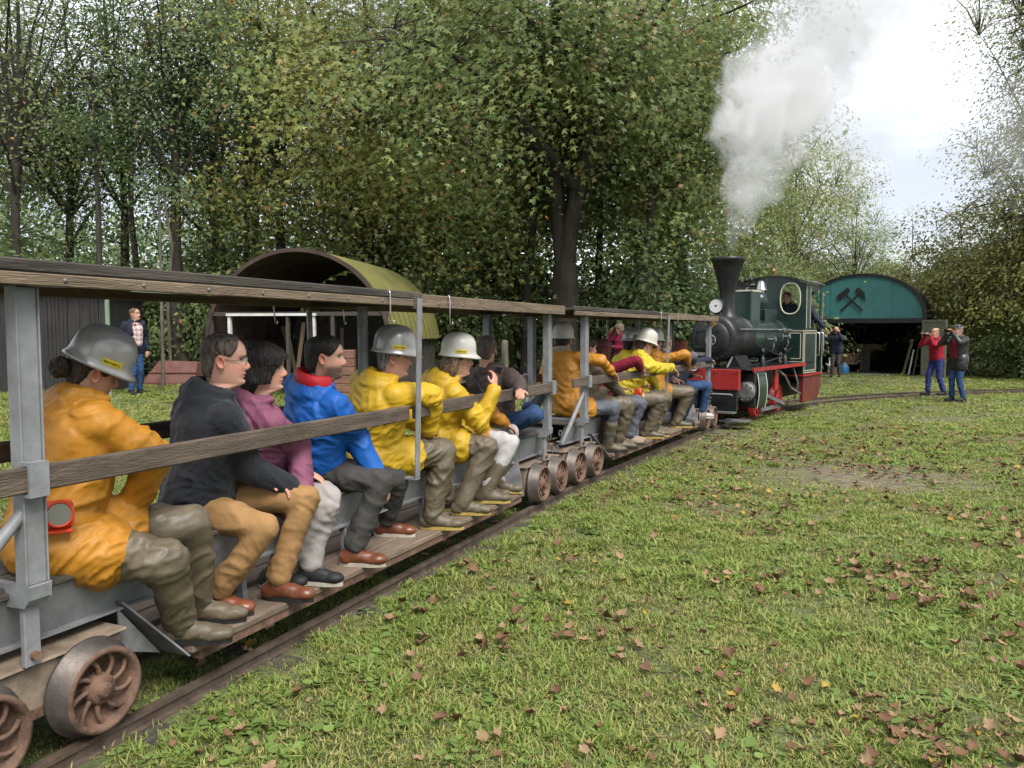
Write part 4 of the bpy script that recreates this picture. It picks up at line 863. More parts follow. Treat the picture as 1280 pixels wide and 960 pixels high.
NP = [0]
def person(J, label, top, legs, shoes, hair=('short', 'grey'), skin=(.52, .30, .21), helmet=None, beard=0, hood=None, sole=None, boots=False, coat=0, amp=.010, group=None, female=False, h=1.0, under=None, bulk=1.0, glasses=False, voxs=1.0, hood2=None, sock=None, hem=None, strap=False, longhair=None, bun=None, cap=None, sticker=True):
    NP[0] += 1; sd = NP[0]; P = {k: (a_(v) if np.ndim(v) else v) for k, v in J.items()}
    pel, neck, head = P['pel'], P['neck'], P['head']; sf, sr = fr(P['sy']); pf, pr = fr(P.get('py', P['sy'])); up = neck-pel; Ls = np.linalg.norm(up); up /= Ls
    srt = sr-up*(sr@up); srt /= np.linalg.norm(srt); sft = np.cross(up, srt)
    shw = P.get('shw', .175)*h; shR = P.get('shR', neck-up*.055*h+srt*shw); shL = P.get('shL', neck-up*.055*h-srt*shw)
    hipR = pel+pr*.095*h; hipL = pel-pr*.095*h
    root = empty('person', (pel[0], pel[1], min(P['anR'][2], P['anL'][2])-.08)); tag(root, label, 'person', group); org = a_(root.location); todo = {}
    def seg(t): return pel+(neck-pel)*t
    tw = lambda t: (lambda v: v/np.linalg.norm(v))(pr*(1-t)+srt*t)
    tf = lambda t: (lambda v: v/np.linalg.norm(v))(np.cross(up, tw(t)))
    g = .022*bulk
    def torso(B, g, t0=-.06, front=0.0, w=1.0):
        secs = []
        for t, a, b in ((t0, .165, .13), (.1, .172, .135), (.3, .160, .125), (.55, .172, .128), (.75, .185, .125), (.87, .170, .108), (.95, .115, .085), (1.02, .062, .062)):
            secs.append((seg(t)-tf(t)*(.012+front)*h+(tf(t)*.02*h*math.sin(math.pi*min(1, max(0, t)))), tw(t), tf(t), (a*h+g)*w, b*h+g))
        B.loft(secs)
    B = Blob(); torso(B, g)
    B.cone(shL, .062*h+g*.7, shR, .062*h+g*.7) if False else None
    for s_, e_, w_ in ((shR, P['elR'], P['wrR']), (shL, P['elL'], P['wrL'])):
        B.cone(neck-up*.06*h, .065*h+g*.4, s_, .058*h+g*.6); B.cone(s_, .060*h+g*.7, e_, .048*h+g*.7); B.cone(e_, .048*h+g*.7, w_, .036*h+g*.6)
    if coat:       # skirts of a long jacket over the thighs
        for hp, kn in ((hipR, P['knR']), (hipL, P['knL'])): B.cone(hp+a_((0, 0, .02)), .115*h+g, hp+(kn-hp)*coat, .105*h+g)
    if hood:
        for lvl, a0, a1, ra, dn, r_ in ((0, -25, 205, .100, -.035, .030), (1, 10, 170, .112, .012, .044), (2, 40, 140, .118, .062, .046), (3, 65, 115, .112, .108, .036)):
            for a in np.linspace(R(a0), R(a1), 13): q = max(0, math.sin(a)); B.ell(neck-up*dn*h+srt*math.cos(a)*ra*1.08*h-sft*(math.sin(a)*ra*.95-.012)*h, (r_*.75+r_*.45*q)*h, (r_*.75+r_*.45*q)*h, (r_*.8+r_*.6*q)*h, srt, sft, 8, 6)
    # collar
    for a in np.linspace(0, 2*math.pi, 15)[:-1]: B.ell(neck+up*.035*h+(srt*math.cos(a)*.074+sft*(math.sin(a)*.072+.008))*h-up*.02*math.sin(a), .026*h, .026*h, .036*h, n=8, m=6)
    todo['jacket'] = (B, .0092*voxs, 10, top, amp*1.5, 9.0)
    if under: 
        B = Blob(); torso(B, .012, .05, -.028, .86); todo['shirt'] = (B, .014*voxs, 3, under, .004, 9.0)
    # trousers
    B = Blob(); B.ell(pel, .172*h, .125*h, .12*h, pr, pf)
    fat = .84 if boots == 'waders' else 1.0
    for hp, kn, an in ((hipR, P['knR'], P['anR']), (hipL, P['knL'], P['anL'])):
        B.cone(hp, .098*h, kn, .070*h*fat); B.cone(kn, .069*h*fat, kn+(an-kn)*.45, .064*h*fat); B.cone(kn+(an-kn)*.45, .064*h*fat, an+(kn-an)*.14, .062*h*fat); B.cone(an+(kn-an)*.14, .062*h*fat, an+(kn-an)*.11, .064*h*fat)
    todo['trousers'] = (B, .0115*voxs, 4, legs, .013 if boots != 'waders' else .004, 10.0)
    if boots == 'waders':
        for side, hp in (('R', hipR), ('L', hipL)):
            kn, an = P['kn'+side], P['an'+side]; t = P.get('wad'+side, .32); B = Blob(); p0 = hp+(kn-hp)*t; ra = (.112-.026*t)*h; dd = (kn-hp)/np.linalg.norm(kn-hp)
            B.cone(p0+dd*.06, ra, kn, .088*h); B.cone(p0+dd*.02, ra*1.04, p0+dd*.05, ra*1.0); B.cone(kn, .086*h, kn+(an-kn)*.4, .078*h); B.cone(kn+(an-kn)*.4, .078*h, an, .062*h)
            todo['wader', side] = (B, .0105*voxs, 3, shoes, .016, 9.0)
    # shoes
    for side in 'RL':
        an, kn = P['an'+side], P['kn'+side]; td = P.get('toe'+side, P.get('toe', P.get('py', P['sy']))); d = a_((math.sin(R(td)), math.cos(R(td)), 0)) if not np.ndim(td) else td/np.linalg.norm(td)
        upv = a_((0, 0, 1)) if abs(d[2]) < .3 else np.cross(np.cross(d, a_((0, 0, 1))), d); upv = upv/np.linalg.norm(upv)
        lat = np.cross(d, upv); fl = P.get('foot', .086)*h; b0 = an-upv*fl; B = Blob(); k = h*(1.1 if boots else 1.0)
        B.ell(b0-d*.03*k+upv*.052, .043*k, .05*k, .046, lat, d); B.ell(b0+d*.06*k+upv*.05, .042*k, .09*k, .040, lat, d); B.ell(b0+d*.145*k+upv*.040, .046*k, .062*k, .034, lat, d)
        B.ell(b0-d*.03*k+upv*.034, .041*k, .048*k, .028, lat, d); B.ell(b0+d*.12*k+upv*.032, .045*k, .080*k, .022, lat, d); B.ell(b0+d*.05*k+upv*.034, .037*k, .10*k, .024, lat, d)
        B.cone(b0+upv*.07-d*.01, .043*k, an+(kn-an)*.10, .043*k)
        if boots: B.cone(an, .053*k, an+(kn-an)*.55, .068*k)
        else: B.cone(an, .041*k, an+(kn-an)*.16, .038*k)
        todo['boot' if boots else 'shoe', side] = (B, .010*voxs, 3, shoes, .003 if not boots else .006, 12)
        # sole outline
        mb = MB(); ol = []
        for t in np.linspace(0, 2*math.pi, 25)[:-1]:
            y = math.cos(t); x = math.sin(t); ol.append((x*(.041 if y > 0 else .035)*(1-.14*math.exp(-((y+.1)/.3)**2))*k, .060*k+y*.138*k))
        v = [b0+lat*x+d*y+upv*z for z in (.0, .022) for x, y in ol]; nn_ = len(ol)
        mb.add(v[:nn_], [tuple(range(nn_))]); mb.add(v[nn_:], [tuple(range(nn_-1, -1, -1))]); mb.add(v, [(i, (i+1) % nn_, nn_+(i+1) % nn_, nn_+i) for i in range(nn_)])
        todo['sole', side] = mb
        if not boots and voxs < 1.1:
            lc = MB()
            for q in range(4):
                yy = .055+q*.020; zz = .096-q*.009; sg = 1 if q % 2 else -1
                lc.tube([b0+lat*(-.020)*k+d*(yy-.006*sg)*k+upv*(zz-.010), b0+d*yy*k+upv*(zz+.0015), b0+lat*.020*k+d*(yy+.006*sg)*k+upv*(zz-.010)], .0028, 5)
            todo['laces', side] = lc
        if sock: todo['sock', side] = (Blob().cone(an-upv*.02, .040, an+(kn-an)*.30, .046), .012, 1, sock, 0, 1)
    # body: hands and a slim frame inside the clothes, joined with the head
    B = Blob(); B.chain([pel, seg(.5), neck, head-up*.1], [.03, .03, .045, .045]); 
    for s_, e_, w_, sg, sd_ in ((shR, P['elR'], P['wrR'], 1, 'R'), (shL, P['elL'], P['wrL'], -1, 'L')):
        B.chain([neck-up*.05, s_, e_, w_], [.02, .018, .018, .024]); hd = P.get('hd'+sd_, (w_-e_)); pn = P.get('hn'+sd_, a_((0, 0, -1))+.01*sf); hand_blob(B, w_+(hd/np.linalg.norm(hd))*.022, hd, pn, sg, P.get('curl'+sd_, .45), .98*h)
    for hp, kn, an in ((hipR, P['knR'], P['anR']), (hipL, P['knL'], P['anL'])): B.chain([pel, hp, kn, an], [.02, .018, .018, .018], 8)
    todo['body'] = (B, (.0078 if voxs < 1.1 else .0105), 1, SKIN, 0, 1)
    keys = [k for k, q in todo.items() if isinstance(q, tuple)]; meshes = dict(zip(keys, bake([todo[k][0].obj(todo[k][1], todo[k][2]) for k in keys])))
    HR = rotm(*P['hrot']); hs = P.get('hs', 1.0)*h; HM_ = Matrix.Translation(Vector(head)) @ HR @ Matrix.Scale(hs, 4)
    tr = lambda V: (a_(HM_)[:3, :3] @ a_(V).T).T+a_(HM_)[:3, 3]
    hv, hf, hc, grid = head_arrays(tuple(c*.76 for c in skin), beard, female, sd, 1.0 if voxs < 1.1 else 1.6)
    jk = None
    for k in keys:
        me = meshes[k]; B, vx, sm_, m_, am, fs = todo[k]; nm = k if isinstance(k, str) else k[0]
        if am: folds(me, am, fs, sd, (1, 1, .8))
        if nm == 'body':
            V, N_ = arrays(me); polys = [tuple(p.vertices) for p in me.polygons]; nb = len(V); bpy.data.meshes.remove(me)
            C = np.ones((nb, 3))*a_(skin)*.78*a_((1.02, .93, .90)); q4 = np.array([p if len(p) == 4 else (*p, p[2]) for p in polys])
            me = np_mesh('body', np.concatenate([V, tr(hv)])-org, np.concatenate([q4, hf+nb]), np.concatenate([C, hc]), True); me.materials.clear()
        else:
            V, N_ = arrays(me); me.vertices.foreach_set('co', (V-org).ravel().astype(np.float32)); me.update()
        me.materials.clear(); me.materials.append(m_); o = link(nm, me, None, root)
        if nm in ('boot', 'shoe'):
            if ('laces', k[1]) in todo: lc = todo['laces', k[1]]; lc.v = [tuple(a_(p)-org) for p in lc.v]; lc.build('laces', KM['soleb'] if shoes is not KM['blackshoe'] else KM['solew'], o)
            mb = todo['sole', k[1]]; mb.v = [tuple(a_(p)-org) for p in mb.v]; mb.build('sole', sole or KM['soleb'], o)
        if nm == 'jacket': jk = o
    if hood2 is not None:      # turned-out lining of the hood
        B = Blob()
        for a in np.linspace(-.3, math.pi+.3, 15): B.ell(neck+up*.07*h-(srt*math.cos(a)*.108+sft*(math.sin(a)*.10))*h*-1*a_((1, 1, 1))-sft*.03-up*.0, .022, .022, .034, n=8, m=6) if False else B.ell(neck+up*(.055+.02*math.sin(a))*h+srt*math.cos(a)*.098*h-sft*(math.sin(a)*.085+.0)*h, .027, .027, .045, n=8, m=6)
        me = bake([B.obj(.011, 3)])[0]; V, _ = arrays(me); me.vertices.foreach_set('co', (V-org).ravel().astype(np.float32)); me.update(); me.materials.append(hood2); link('hood_lining', me, None, jk)
    if hair:
        hvv, hff = hair_mesh(grid, hair[0], sd); hm = np_mesh('hair', tr(hvv)-org, hff, None, True); link('hair', hm, HM[hair[1]], root)
    if longhair:
        B = Blob(); L_ = longhair
        for x, y in ((-.06, -.07), (-.03, -.09), (0, -.095), (.03, -.09), (.06, -.07), (.082, -.03), (-.082, -.03)):
            p = [tr(a_([(x, y, .02)]))[0], tr(a_([(x*1.15, y*1.1, -.07)]))[0], tr(a_([(x*1.2, y*1.15-.01, -.07-L_)]))[0]]; B.chain(p, [.030, .033, .022], 10)
        me = bake([B.obj(.009, 2)])[0]; folds(me, .010, 30, sd, (1, 1, .25)); V, _ = arrays(me); me.vertices.foreach_set('co', (V-org).ravel().astype(np.float32)); me.update(); me.materials.append(HM[hair[1]]); link('hair_fall', me, None, root)
    if bun:
        B = Blob(); c0 = a_(bun); rb = np.random.default_rng(sd)
        for k in range(46): d = rb.normal(size=3); d /= np.linalg.norm(d); q = tr([c0+d*.036])[0]; B.ell(q, .016, .016, .013, n=8, m=6)
        me = bake([B.obj(.006, 1)])[0]; folds(me, .006, 60, sd); V, _ = arrays(me); me.vertices.foreach_set('co', (V-org).ravel().astype(np.float32)); me.update(); me.materials.append(HM['brown'] if bun[2] > -.05 else HM['ginger']); link('hair_bun', me, None, root)
    if helmet:
        v, f = helmet_mesh(); hm = np_mesh('helmet', tr(v)-org, [q if len(q) == 4 else (*q, q[2]) for q in f], None, True); ho = link('helmet', hm, helmet, root); md = ho.modifiers.new('rim', 'SOLIDIFY'); md.thickness = .005
        if sticker:
            for s in (1, -1):
                st = MB(); vv = []
                for j, z in enumerate((.064, .092)):
                    for a in np.linspace(62, 98, 9): e = 1.0 if j == 0 else .985; vv.append(tr([(s*.1165*e*math.sin(R(a)), -.004+.1405*e*math.cos(R(a)), z)])[0]-org)
                st.add(vv, [(i, i+1, 10+i, 9+i) for i in range(8)]); so_ = st.build('sticker', KM['sticker'], ho)
                ik = MB(); rk = random.Random(sd)
                for a in range(66, 96, 4):
                    vv = [tr([(s*.1180*math.sin(R(q)), -.004+.1420*math.cos(R(q)), z)])[0]-org for z in (.072, .083) for q in (a, a+rk.choice([1.5, 2.5]))]; ik.add(vv, [(0, 1, 3, 2)])
                ik.build('print', KM['ink'], ho)
    if cap:
        B = Blob(); B.ell(tr([(0, .005, .085)])[0], .098*hs, .125*hs, .042*hs, a_(HR)[:3, 0], a_(HR)[:3, 1]); B.ell(tr([(0, .10, .068)])[0], .07*hs, .055*hs, .012*hs, a_(HR)[:3, 0], a_(HR)[:3, 1])
        me = bake([B.obj(.009, 3)])[0]; V, _ = arrays(me); me.vertices.foreach_set('co', (V-org).ravel().astype(np.float32)); me.update(); me.materials.append(cap); link('flat_cap', me, None, root)
    if glasses:
        gm = MB()
        for s in (1, -1):
            ring = [tr([(s*.032+.021*math.cos(a), .100-.012*abs(s*.032+.021*math.cos(a)-.0)*1.2, .004+.015*math.sin(a))])[0]-org for a in np.linspace(0, 2*math.pi, 17)]; gm.tube(ring, .0014, 5, cap=False)
            gm.tube([tr([(s*.052, .092, .006)])[0]-org, tr([(s*.075, .04, .010)])[0]-org, tr([(s*.080, -.01, .012)])[0]-org], .0018, 5)
        gm.tube([tr([(-.011, .102, .006)])[0]-org, tr([(.011, .102, .006)])[0]-org], .0014, 5); gm.build('glasses', M['steel_dk'], root)
    if strap:
        V, _ = arrays(jk.data); pts = []
        for t in np.linspace(0, 1, 9):
            q = (neck-up*.03-srt*.10)*(1-t)+(pel+up*.08+srt*.17)*t-sft*(.20); c = q-org
            dd = V-(c); k = int(np.argmin(np.sum((dd-np.outer(dd@sft, sft))**2, 1)+.3*np.maximum(0, dd@sft-.16))); pts.append(tuple(V[k]-sft*.004))
        sm_ = MB(); sm_.tube(pts, .018, 6); sm_.build('strap', KM['ink'], root)
    return root

def pray(px, py):
    f = a_((-sY, cY, 0)); r = a_((cY, sY, 0)); cp, sp_ = math.cos(PITCH), math.sin(PITCH); w = f*cp-a_((0, 0, sp_)); u = f*sp_+a_((0, 0, cp)); return w+r*(px-640)/F+u*(480-py)/F
def U(C, px, py, xl):
    d = pray(px, py); a = C.rotation_euler.z; ax = a_((math.cos(a), math.sin(a), 0)); o = a_(C.location); t = (xl-(a_((0, 0, 0))-o) @ ax)/(d @ ax); return a_((0, 0, CAM_H))+d*t
def uz(C, px, z, xl):
    """the point of the coach's plane xl at height z under column px"""
    lo, hi = 100., 1400.
    for _ in range(40):
        m_ = (lo+hi)/2
        if U(C, px, m_, xl)[2] > z: lo = m_
        else: hi = m_
    return U(C, px, lo, xl)
FB = .266
def ik(p0, tgt, l1, l2, hint):
    """two-bone limb: middle joint and reachable end"""
    p0, tgt, hint = a_(p0), a_(tgt), a_(hint); d = tgt-p0; L = np.linalg.norm(d); u = d/max(L, 1e-6); L2 = min(max(L, abs(l1-l2)+.06), (l1+l2)*.985); end = p0+u*L2
    c = (l1*l1+L2*L2-l2*l2)/(2*l1*L2); hv = hint-p0; hv = hv-u*(hv@u); hv = hv/max(np.linalg.norm(hv), 1e-6); return p0+u*l1*c+hv*l1*math.sqrt(max(0, 1-c*c)), end
def limbs_ik(J, h=1.0):
    """bring elbows and knees to human lengths, hands and feet staying put"""
    ne, pe = a_(J['neck']), a_(J['pel']); sf, sr = fr(J['sy']); pf, pr = fr(J.get('py', J['sy'])); up = ne-pe; up /= np.linalg.norm(up); srt = sr-up*(sr@up); srt /= np.linalg.norm(srt)
    for s, k in ((1, 'R'), (-1, 'L')):
        sh = ne-up*.055*h+srt*.175*h*s; J['el'+k], J['wr'+k] = ik(sh, J['wr'+k], .29*h, .255*h, J['el'+k])
        hp = pe+pr*.095*h*s; l1 = min(max(np.linalg.norm(a_(J['kn'+k])-hp), .39), .50)*h; l2 = min(max(np.linalg.norm(a_(J['an'+k])-a_(J['kn'+k])), .355), .44)*h; kn, an = ik(hp, J['an'+k], l1, l2, J['kn'+k]); J['kn'+k], J['an'+k] = kn, an
    return J
def seated(C, pel, neck, head, hrot, sy, elR, wrR, knR, anR, knL, anL, py=62, elL=None, wrL=None, toe=62, boots=False, hh=1.0, **k):
    u = lambda q: U(C, *q); fz = FB+(.088 if boots else .086); J = dict(pel=u(pel), neck=u(neck), head=u(head), hrot=hrot, sy=sy, py=py, elR=u(elR), wrR=u(wrR), knR=u(knR), knL=u(knL), toe=toe)
    J['pel'][2] = max(J['pel'][2], .775)
    dn = J['head']-J['neck']; L = np.linalg.norm(dn); J['neck'] = J['head']-dn/L*min(max(L, .155), .18)*hh
    J['anR'] = uz(C, anR[0], fz, anR[1]) if len(anR) == 2 else u(anR); J['anL'] = uz(C, anL[0], fz, anL[1]) if len(anL) == 2 else u(anL)
    ne = J['neck']; sf, sr = fr(sy); shl = ne-sr*.175-a_((0, 0, .06))
    J['elL'] = u(elL) if elL else shl-a_((0, 0, .25))-sr*.06-sf*.04
    J['wrL'] = u(wrL) if wrL else (J['knL']*.6+J['pel']*.4)+a_((0, 0, .12))
    J.update(k); return limbs_ik(J, hh)
def seated2(C, px, xl, hrot, sy, wrR, anR, anL, hz=1.42, lean=(.0, .04), wrL=None, elR=None, py=62, toe=62, boots=False, hh=1.0, kz=.85, **k):
    """seated by the column of the head; the rest in the coach's own axes, y counted from the head"""
    Mx = C.matrix_basis; inv = Mx.inverted(); Hl = inv @ Vector(uz(C, px, hz, xl)); W3 = lambda x, y, z: a_(Mx @ Vector((x, Hl.y+y, z))); a0 = math.degrees(-C.rotation_euler.z)
    sf, sr = fr(sy+a0); head = a_(Mx @ Hl); fz = FB+(.088 if boots else .086)
    J = dict(head=head, neck=head-a_((0, 0, .165))-sf*.045, pel=W3(-.02, -lean[1]-.02, .775), hrot=(hrot[0]+a0, hrot[1], hrot[2]), sy=sy+a0, py=py+a0, toe=toe+a0)
    J['wrR'] = W3(*wrR); J['wrL'] = W3(*wrL) if wrL else W3(.12, .22, .92); J['elR'] = W3(*elR) if elR else W3(.45, -.1, .95); J['elL'] = W3(-.35, .0, 1.0)
    J['anR'] = W3(anR[0], anR[1], fz); J['anL'] = W3(anL[0], anL[1], fz); J['knR'] = W3(.6, anR[1]+.1, 1.0); J['knL'] = W3(.6, anL[1]+.15, 1.0); J.update(k); return limbs_ik(J, hh)
def report(J, nm):
    d = lambda a, b: round(float(np.linalg.norm(a_(J[a])-a_(J[b]))), 2); sf, sr = fr(J['sy']); sh = a_(J['neck'])+sr*.175-a_((0, 0, .05))
    print('BONES', nm, 'spine', d('pel', 'neck'), 'nk-hd', d('neck', 'head'), 'uarm', round(float(np.linalg.norm(sh-J['elR'])), 2), 'farm', d('elR', 'wrR'), 'thR', d('pel', 'knR'), 'shR', d('knR', 'anR'), 'thL', d('pel', 'knL'), 'shL', d('knL', 'anL'), 'pelz', round(float(J['pel'][2]), 2), 'headz', round(float(J['head'][2]), 2))
# ------------------------------------------------------------------ the passengers of the last coach
C1, C2 = coach1, coach2
def seat_person(C, spec, **kw):
    J = seated(C, **spec); LASTJ.update(J); return person(J, **kw)
LASTJ = {}
seat_person(C1, dict(pel=(66, 690, .0), neck=(100, 508, .02), head=(119, 464, .05), hs=.92, hrot=(24, -24, 14), sy=18, elR=(205, 560, .30), wrR=(165, 632, .12), wrL=(140, 640, -.05), curlR=1.1, curlL=1.1, knR=(207, 702, .36), anR=(226, .29), knL=(284, 655, .36), anL=(248, .17), boots=True, py=52, toe=64, wadR=.15, wadL=.72),
    label='woman in orange oilskin and silver helmet with rolled-up hair, leaning by the rear post', top=KM['orange'], legs=KM['jeans'], shoes=KM['wader'], boots='waders', hair=('updo', 'brown'), bun=(-.0, -.13, -.035), helmet=KM['helmet'], hood=1, coat=.42, bulk=1.9, amp=.011, sole=KM['soleb'])
seat_person(C1, dict(pel=(250, 645, .0), neck=(258, 512, .10), head=(281, 450, .17), hrot=(50, -4, 4), sy=22, elR=(322, 588, .27), wrR=(362, 607, .33), knR=(302, 640, .30), anR=(268, .15), knL=(382, 622, .40), anL=(345, .29), toe=75),
    label='man with glasses in charcoal hooded fleece and tan trousers', top=KM['navy'], legs=KM['tan'], shoes=KM['brownshoe'], hair=('receding', 'grey'), hood=1, amp=.008, bulk=1.7, glasses=True, sock=KM['sock'], sole=KM['soleb'], skin=(.56, .31, .23))
seat_person(C1, dict(pel=(322, 622, .0), neck=(315, 508, .10), head=(331, 460, .17), hrot=(56, -3, 6), sy=28, elR=(366, 578, .29), wrR=(378, 612, .34), knR=(395, 626, .33), anR=(340, .15), knL=(412, 620, .38), anL=(386, .29), toe=75),
    label='smiling woman in plum jacket with short dark bobbed hair', top=KM['purple'], legs=KM['lightgrey'], shoes=KM['blackshoe'], hair=('bob', 'dark'), hood=1, amp=.008, bulk=1.5, female=True, h=.95, sole=KM['solew'], coat=.3, skin=(.56, .32, .23))
seat_person(C1, dict(pel=(398, 612, .0), neck=(390, 494, .08), head=(407, 447, .15), hrot=(56, -2, 3), sy=20, elR=(452, 562, .30), wrR=(470, 592, .36), knR=(474, 600, .40), anR=(440, .29), knL=(505, 602, .28), anL=(482, .10), toe=72),
    label='bearded man in bright blue jacket with red hood lining', top=KM['blue'], legs=KM['slate'], shoes=KM['brownshoe'], hair=('short', 'dark'), hood=1, hood2=KM['redhood'], beard=.85, bulk=1.6, amp=.010, sole=KM['solew'])
seat_person(C1, dict(pel=(468, 588, .0), neck=(470, 482, .08), head=(493, 447, .16), hrot=(56, -6, 4), sy=22, elR=(566, 500, .42), wrR=(535, 535, .28), knR=(566, 566, .38), anR=(540, .29), knL=(596, 565, .28), anL=(560, .12), boots=True, toe=68, hdR=a_((-.3, .2, -.5)), curlR=1.0),
    label='grey haired man in yellow oilskin and silver helmet, arm over the rail', top=KM['yellow'], legs=KM['slate'], shoes=KM['wader'], boots='waders', hair=('short', 'silver'), helmet=KM['helmet'], hood=1, coat=.45, bulk=1.8, amp=.010, sole=KM['soley'], skin=(.52, .29, .22))
seat_person(C1, dict(pel=(545, 562, .0), neck=(553, 478, .10), head=(573, 450, .20), hrot=(62, -4, 4), sy=30, elR=(608, 506, .40), wrR=(617, 489, .44), knR=(602, 552, .38), anR=(578, .29), knL=(626, 550, .30), anL=(604, .17), boots=True, toe=66, hdR=a_((.0, .35, .9)), hnR=a_((-.9, .3, 0)), curlR=.75),
    label='curly haired woman in yellow oilskin and pale helmet holding up a phone', top=KM['yellow'], legs=KM['slate'], shoes=KM['wader'], boots='waders', hair=('updo', 'ginger'), longhair=.05, helmet=KM['helmetw'], hood=1, coat=.45, bulk=1.8, amp=.010, sole=KM['soley'], female=True, h=.95)
pc = a_(LASTJ['wrR'])+a_((0, .35, .9))/np.linalg.norm((0, .35, .9))*.115+a_((.004, .012, .0)); ph = empty('phone', pc, R(20)); ph.rotation_euler = (-.25, .1, -R(20)); tag(ph, 'black phone in the hand of the woman in yellow oilskin', 'phone'); MB().box(-.036, .036, -.004, .004, -.07, .07).build('case', KM['ink'], ph, .003); MB().box(-.033, .033, -.0056, -.0042, -.066, .066).build('screen', M['glass'], ph)
seat_person(C1, dict(pel=(578, 548, .02), neck=(556, 490, -.02), head=(561, 470, -.04), hrot=(50, -5, 0), sy=25, elR=(625, 520, .25), wrR=(630, 528, .30), knR=(628, 540, .36), anR=(606, .27), knL=(640, 540, .3), anL=(622, .2), toe=66, boots=True),
    label='passenger in orange oilskin hidden between the phone holder and brown jacket', top=KM['orange'], legs=KM['whitetr'], shoes=KM['wader'], boots='b', hair=('bob', 'brown'), hood=1, hood2=KM['beigeshoe'], coat=.35, amp=.012, sole=KM['soley'], h=.92, voxs=1.4)
seat_person(C1, dict(pel=(618, 535, -.05), neck=(614, 466, -.05), head=(608, 438, -.07), hrot=(-8, -4, 0), sy=2, elR=(661, 483, .33), wrR=(650, 488, .42), knR=(645, 528, .20), anR=(660, 510, .2), knL=(640, 530, -.1), anL=(630, -.2), py=20, toeR=a_((.3, .5, .75)), toe=20),
    label='grey haired man in brown jacket with black shoulder strap and raised leg', top=KM['brown'], legs=KM['jeans'], shoes=KM['blackshoe'], hair=('receding', 'grey'), hood=1, amp=.009, bulk=1.5, strap=True, voxs=1.3)
# ------------------------------------------------------------------ the passengers of the coach behind the locomotive
def seat2(spec, **kw):
    J = seated2(C2, **spec); return person(J, **kw)
seat2(dict(px=704, xl=-.12, hz=1.49, hrot=(-6, 0, 0), sy=4, wrR=(.38, .14, 1.17), elR=(.5, -.1, 1.3), wrL=(-.40, .12, 1.17), anR=(.28, .30), anL=(.18, .42), boots=True, py=45),
    label='passenger in orange oilskin and dirty white helmet seen from behind', top=KM['orange'], legs=KM['greyjeans'], shoes=KM['wader'], boots='b', hair=('short', 'dark'), helmet=KM['helmetw'], hood=1, hood2=KM['beigeshoe'], coat=.3, amp=.014, voxs=1.5, sticker=False)
seat2(dict(px=735, xl=.0, hz=1.40, hrot=(35, 0, 0), sy=25, wrR=(.34, .26, .84), anR=(.29, .18), anL=(.2, .36), boots=True),
    label='passenger in olive brown coat and waders half hidden by the steel post', top=KM['olivebrown'], legs=KM['slate'], shoes=KM['wader'], boots='waders', hair=('short', 'brown'), coat=.45, voxs=1.5)
seat2(dict(px=753, xl=.0, hz=1.385, hrot=(14, 0, 0), sy=12, wrR=(.40, .20, 1.165), elR=(.6, .1, 1.3), anR=(.29, .10), anL=(.24, .30)),
    label='woman in maroon sweater with long dark red hair', top=KM['maroonk'], legs=KM['greyjeans'], shoes=KM['beigeshoe'], hair=('long', 'red'), longhair=.14, amp=.006, female=True, h=.96, voxs=1.5)
seat2(dict(px=789, xl=.03, hz=1.44, hrot=(25, -4, 0), sy=20, wrR=(.30, .25, .86), anR=(.29, .10), anL=(.2, .28), boots=True),
    label='passenger in lemon yellow oilskin and grey helmet beside the red haired woman', top=KM['lemon'], legs=KM['slate'], shoes=KM['wader'], boots='waders', hair=('short', 'dark'), helmet=KM['helmet'], hood=1, coat=.4, amp=.013, sole=KM['soley'], voxs=1.5, sticker=False)
seat2(dict(px=807, xl=.26, hz=1.43, hrot=(40, -16, 4), sy=36, lean=(.2, .12), wrR=(.50, .42, 1.14), elR=(.9, .0, .9), anR=(.29, .0), anL=(.24, .22), boots=True, hdR=a_((.35, .6, -.5))),
    label='passenger in lemon yellow oilskin and white helmet leaning out over the rail', top=KM['lemon'], legs=KM['slate'], shoes=KM['wader'], boots='waders', hair=('short', 'brown'), helmet=KM['helmetw'], hood=1, coat=.4, amp=.013, sole=KM['soley'], voxs=1.5, sticker=False)
seat2(dict(px=819, xl=.0, hz=1.44, hrot=(10, 0, 0), sy=15, wrR=(.40, .22, 1.165), elR=(.6, .1, 1.3), anR=(.29, .10), anL=(.2, .28), boots=True),
    label='passenger in orange oilskin and pale helmet behind the leaning one', top=KM['orange'], legs=KM['slate'], shoes=KM['wader'], boots='waders', hair=('short', 'brown'), helmet=KM['helmetw'], hood=1, coat=.35, amp=.012, sole=KM['soley'], voxs=1.75, sticker=False)
seat2(dict(px=832, xl=.08, hz=1.43, hrot=(14, -4, 0), sy=16, wrR=(.40, .26, 1.165), elR=(.6, .1, 1.3), anR=(.29, .08), anL=(.22, .30)),
    label='balding white haired passenger in grey sweater', top=KM['greyk'], legs=KM['navyk'], shoes=KM['blackshoe'], hair=('bald', 'silver'), amp=.006, voxs=1.75)
seat2(dict(px=851, xl=.02, hz=1.36, hrot=(10, 0, 0), sy=12, wrR=(.36, .42, 1.16), elR=(.6, .1, 1.2), anR=(.29, .25), anL=(.22, .40), hdR=a_((.2, .9, -.2))),
    label='woman with auburn hair and navy sleeve resting on the rail', top=KM['navyk'], legs=KM['jeans'], shoes=KM['whiteshoe'], hair=('long', 'auburn'), longhair=.10, amp=.006, female=True, h=.95, voxs=1.75, sole=KM['solew'])
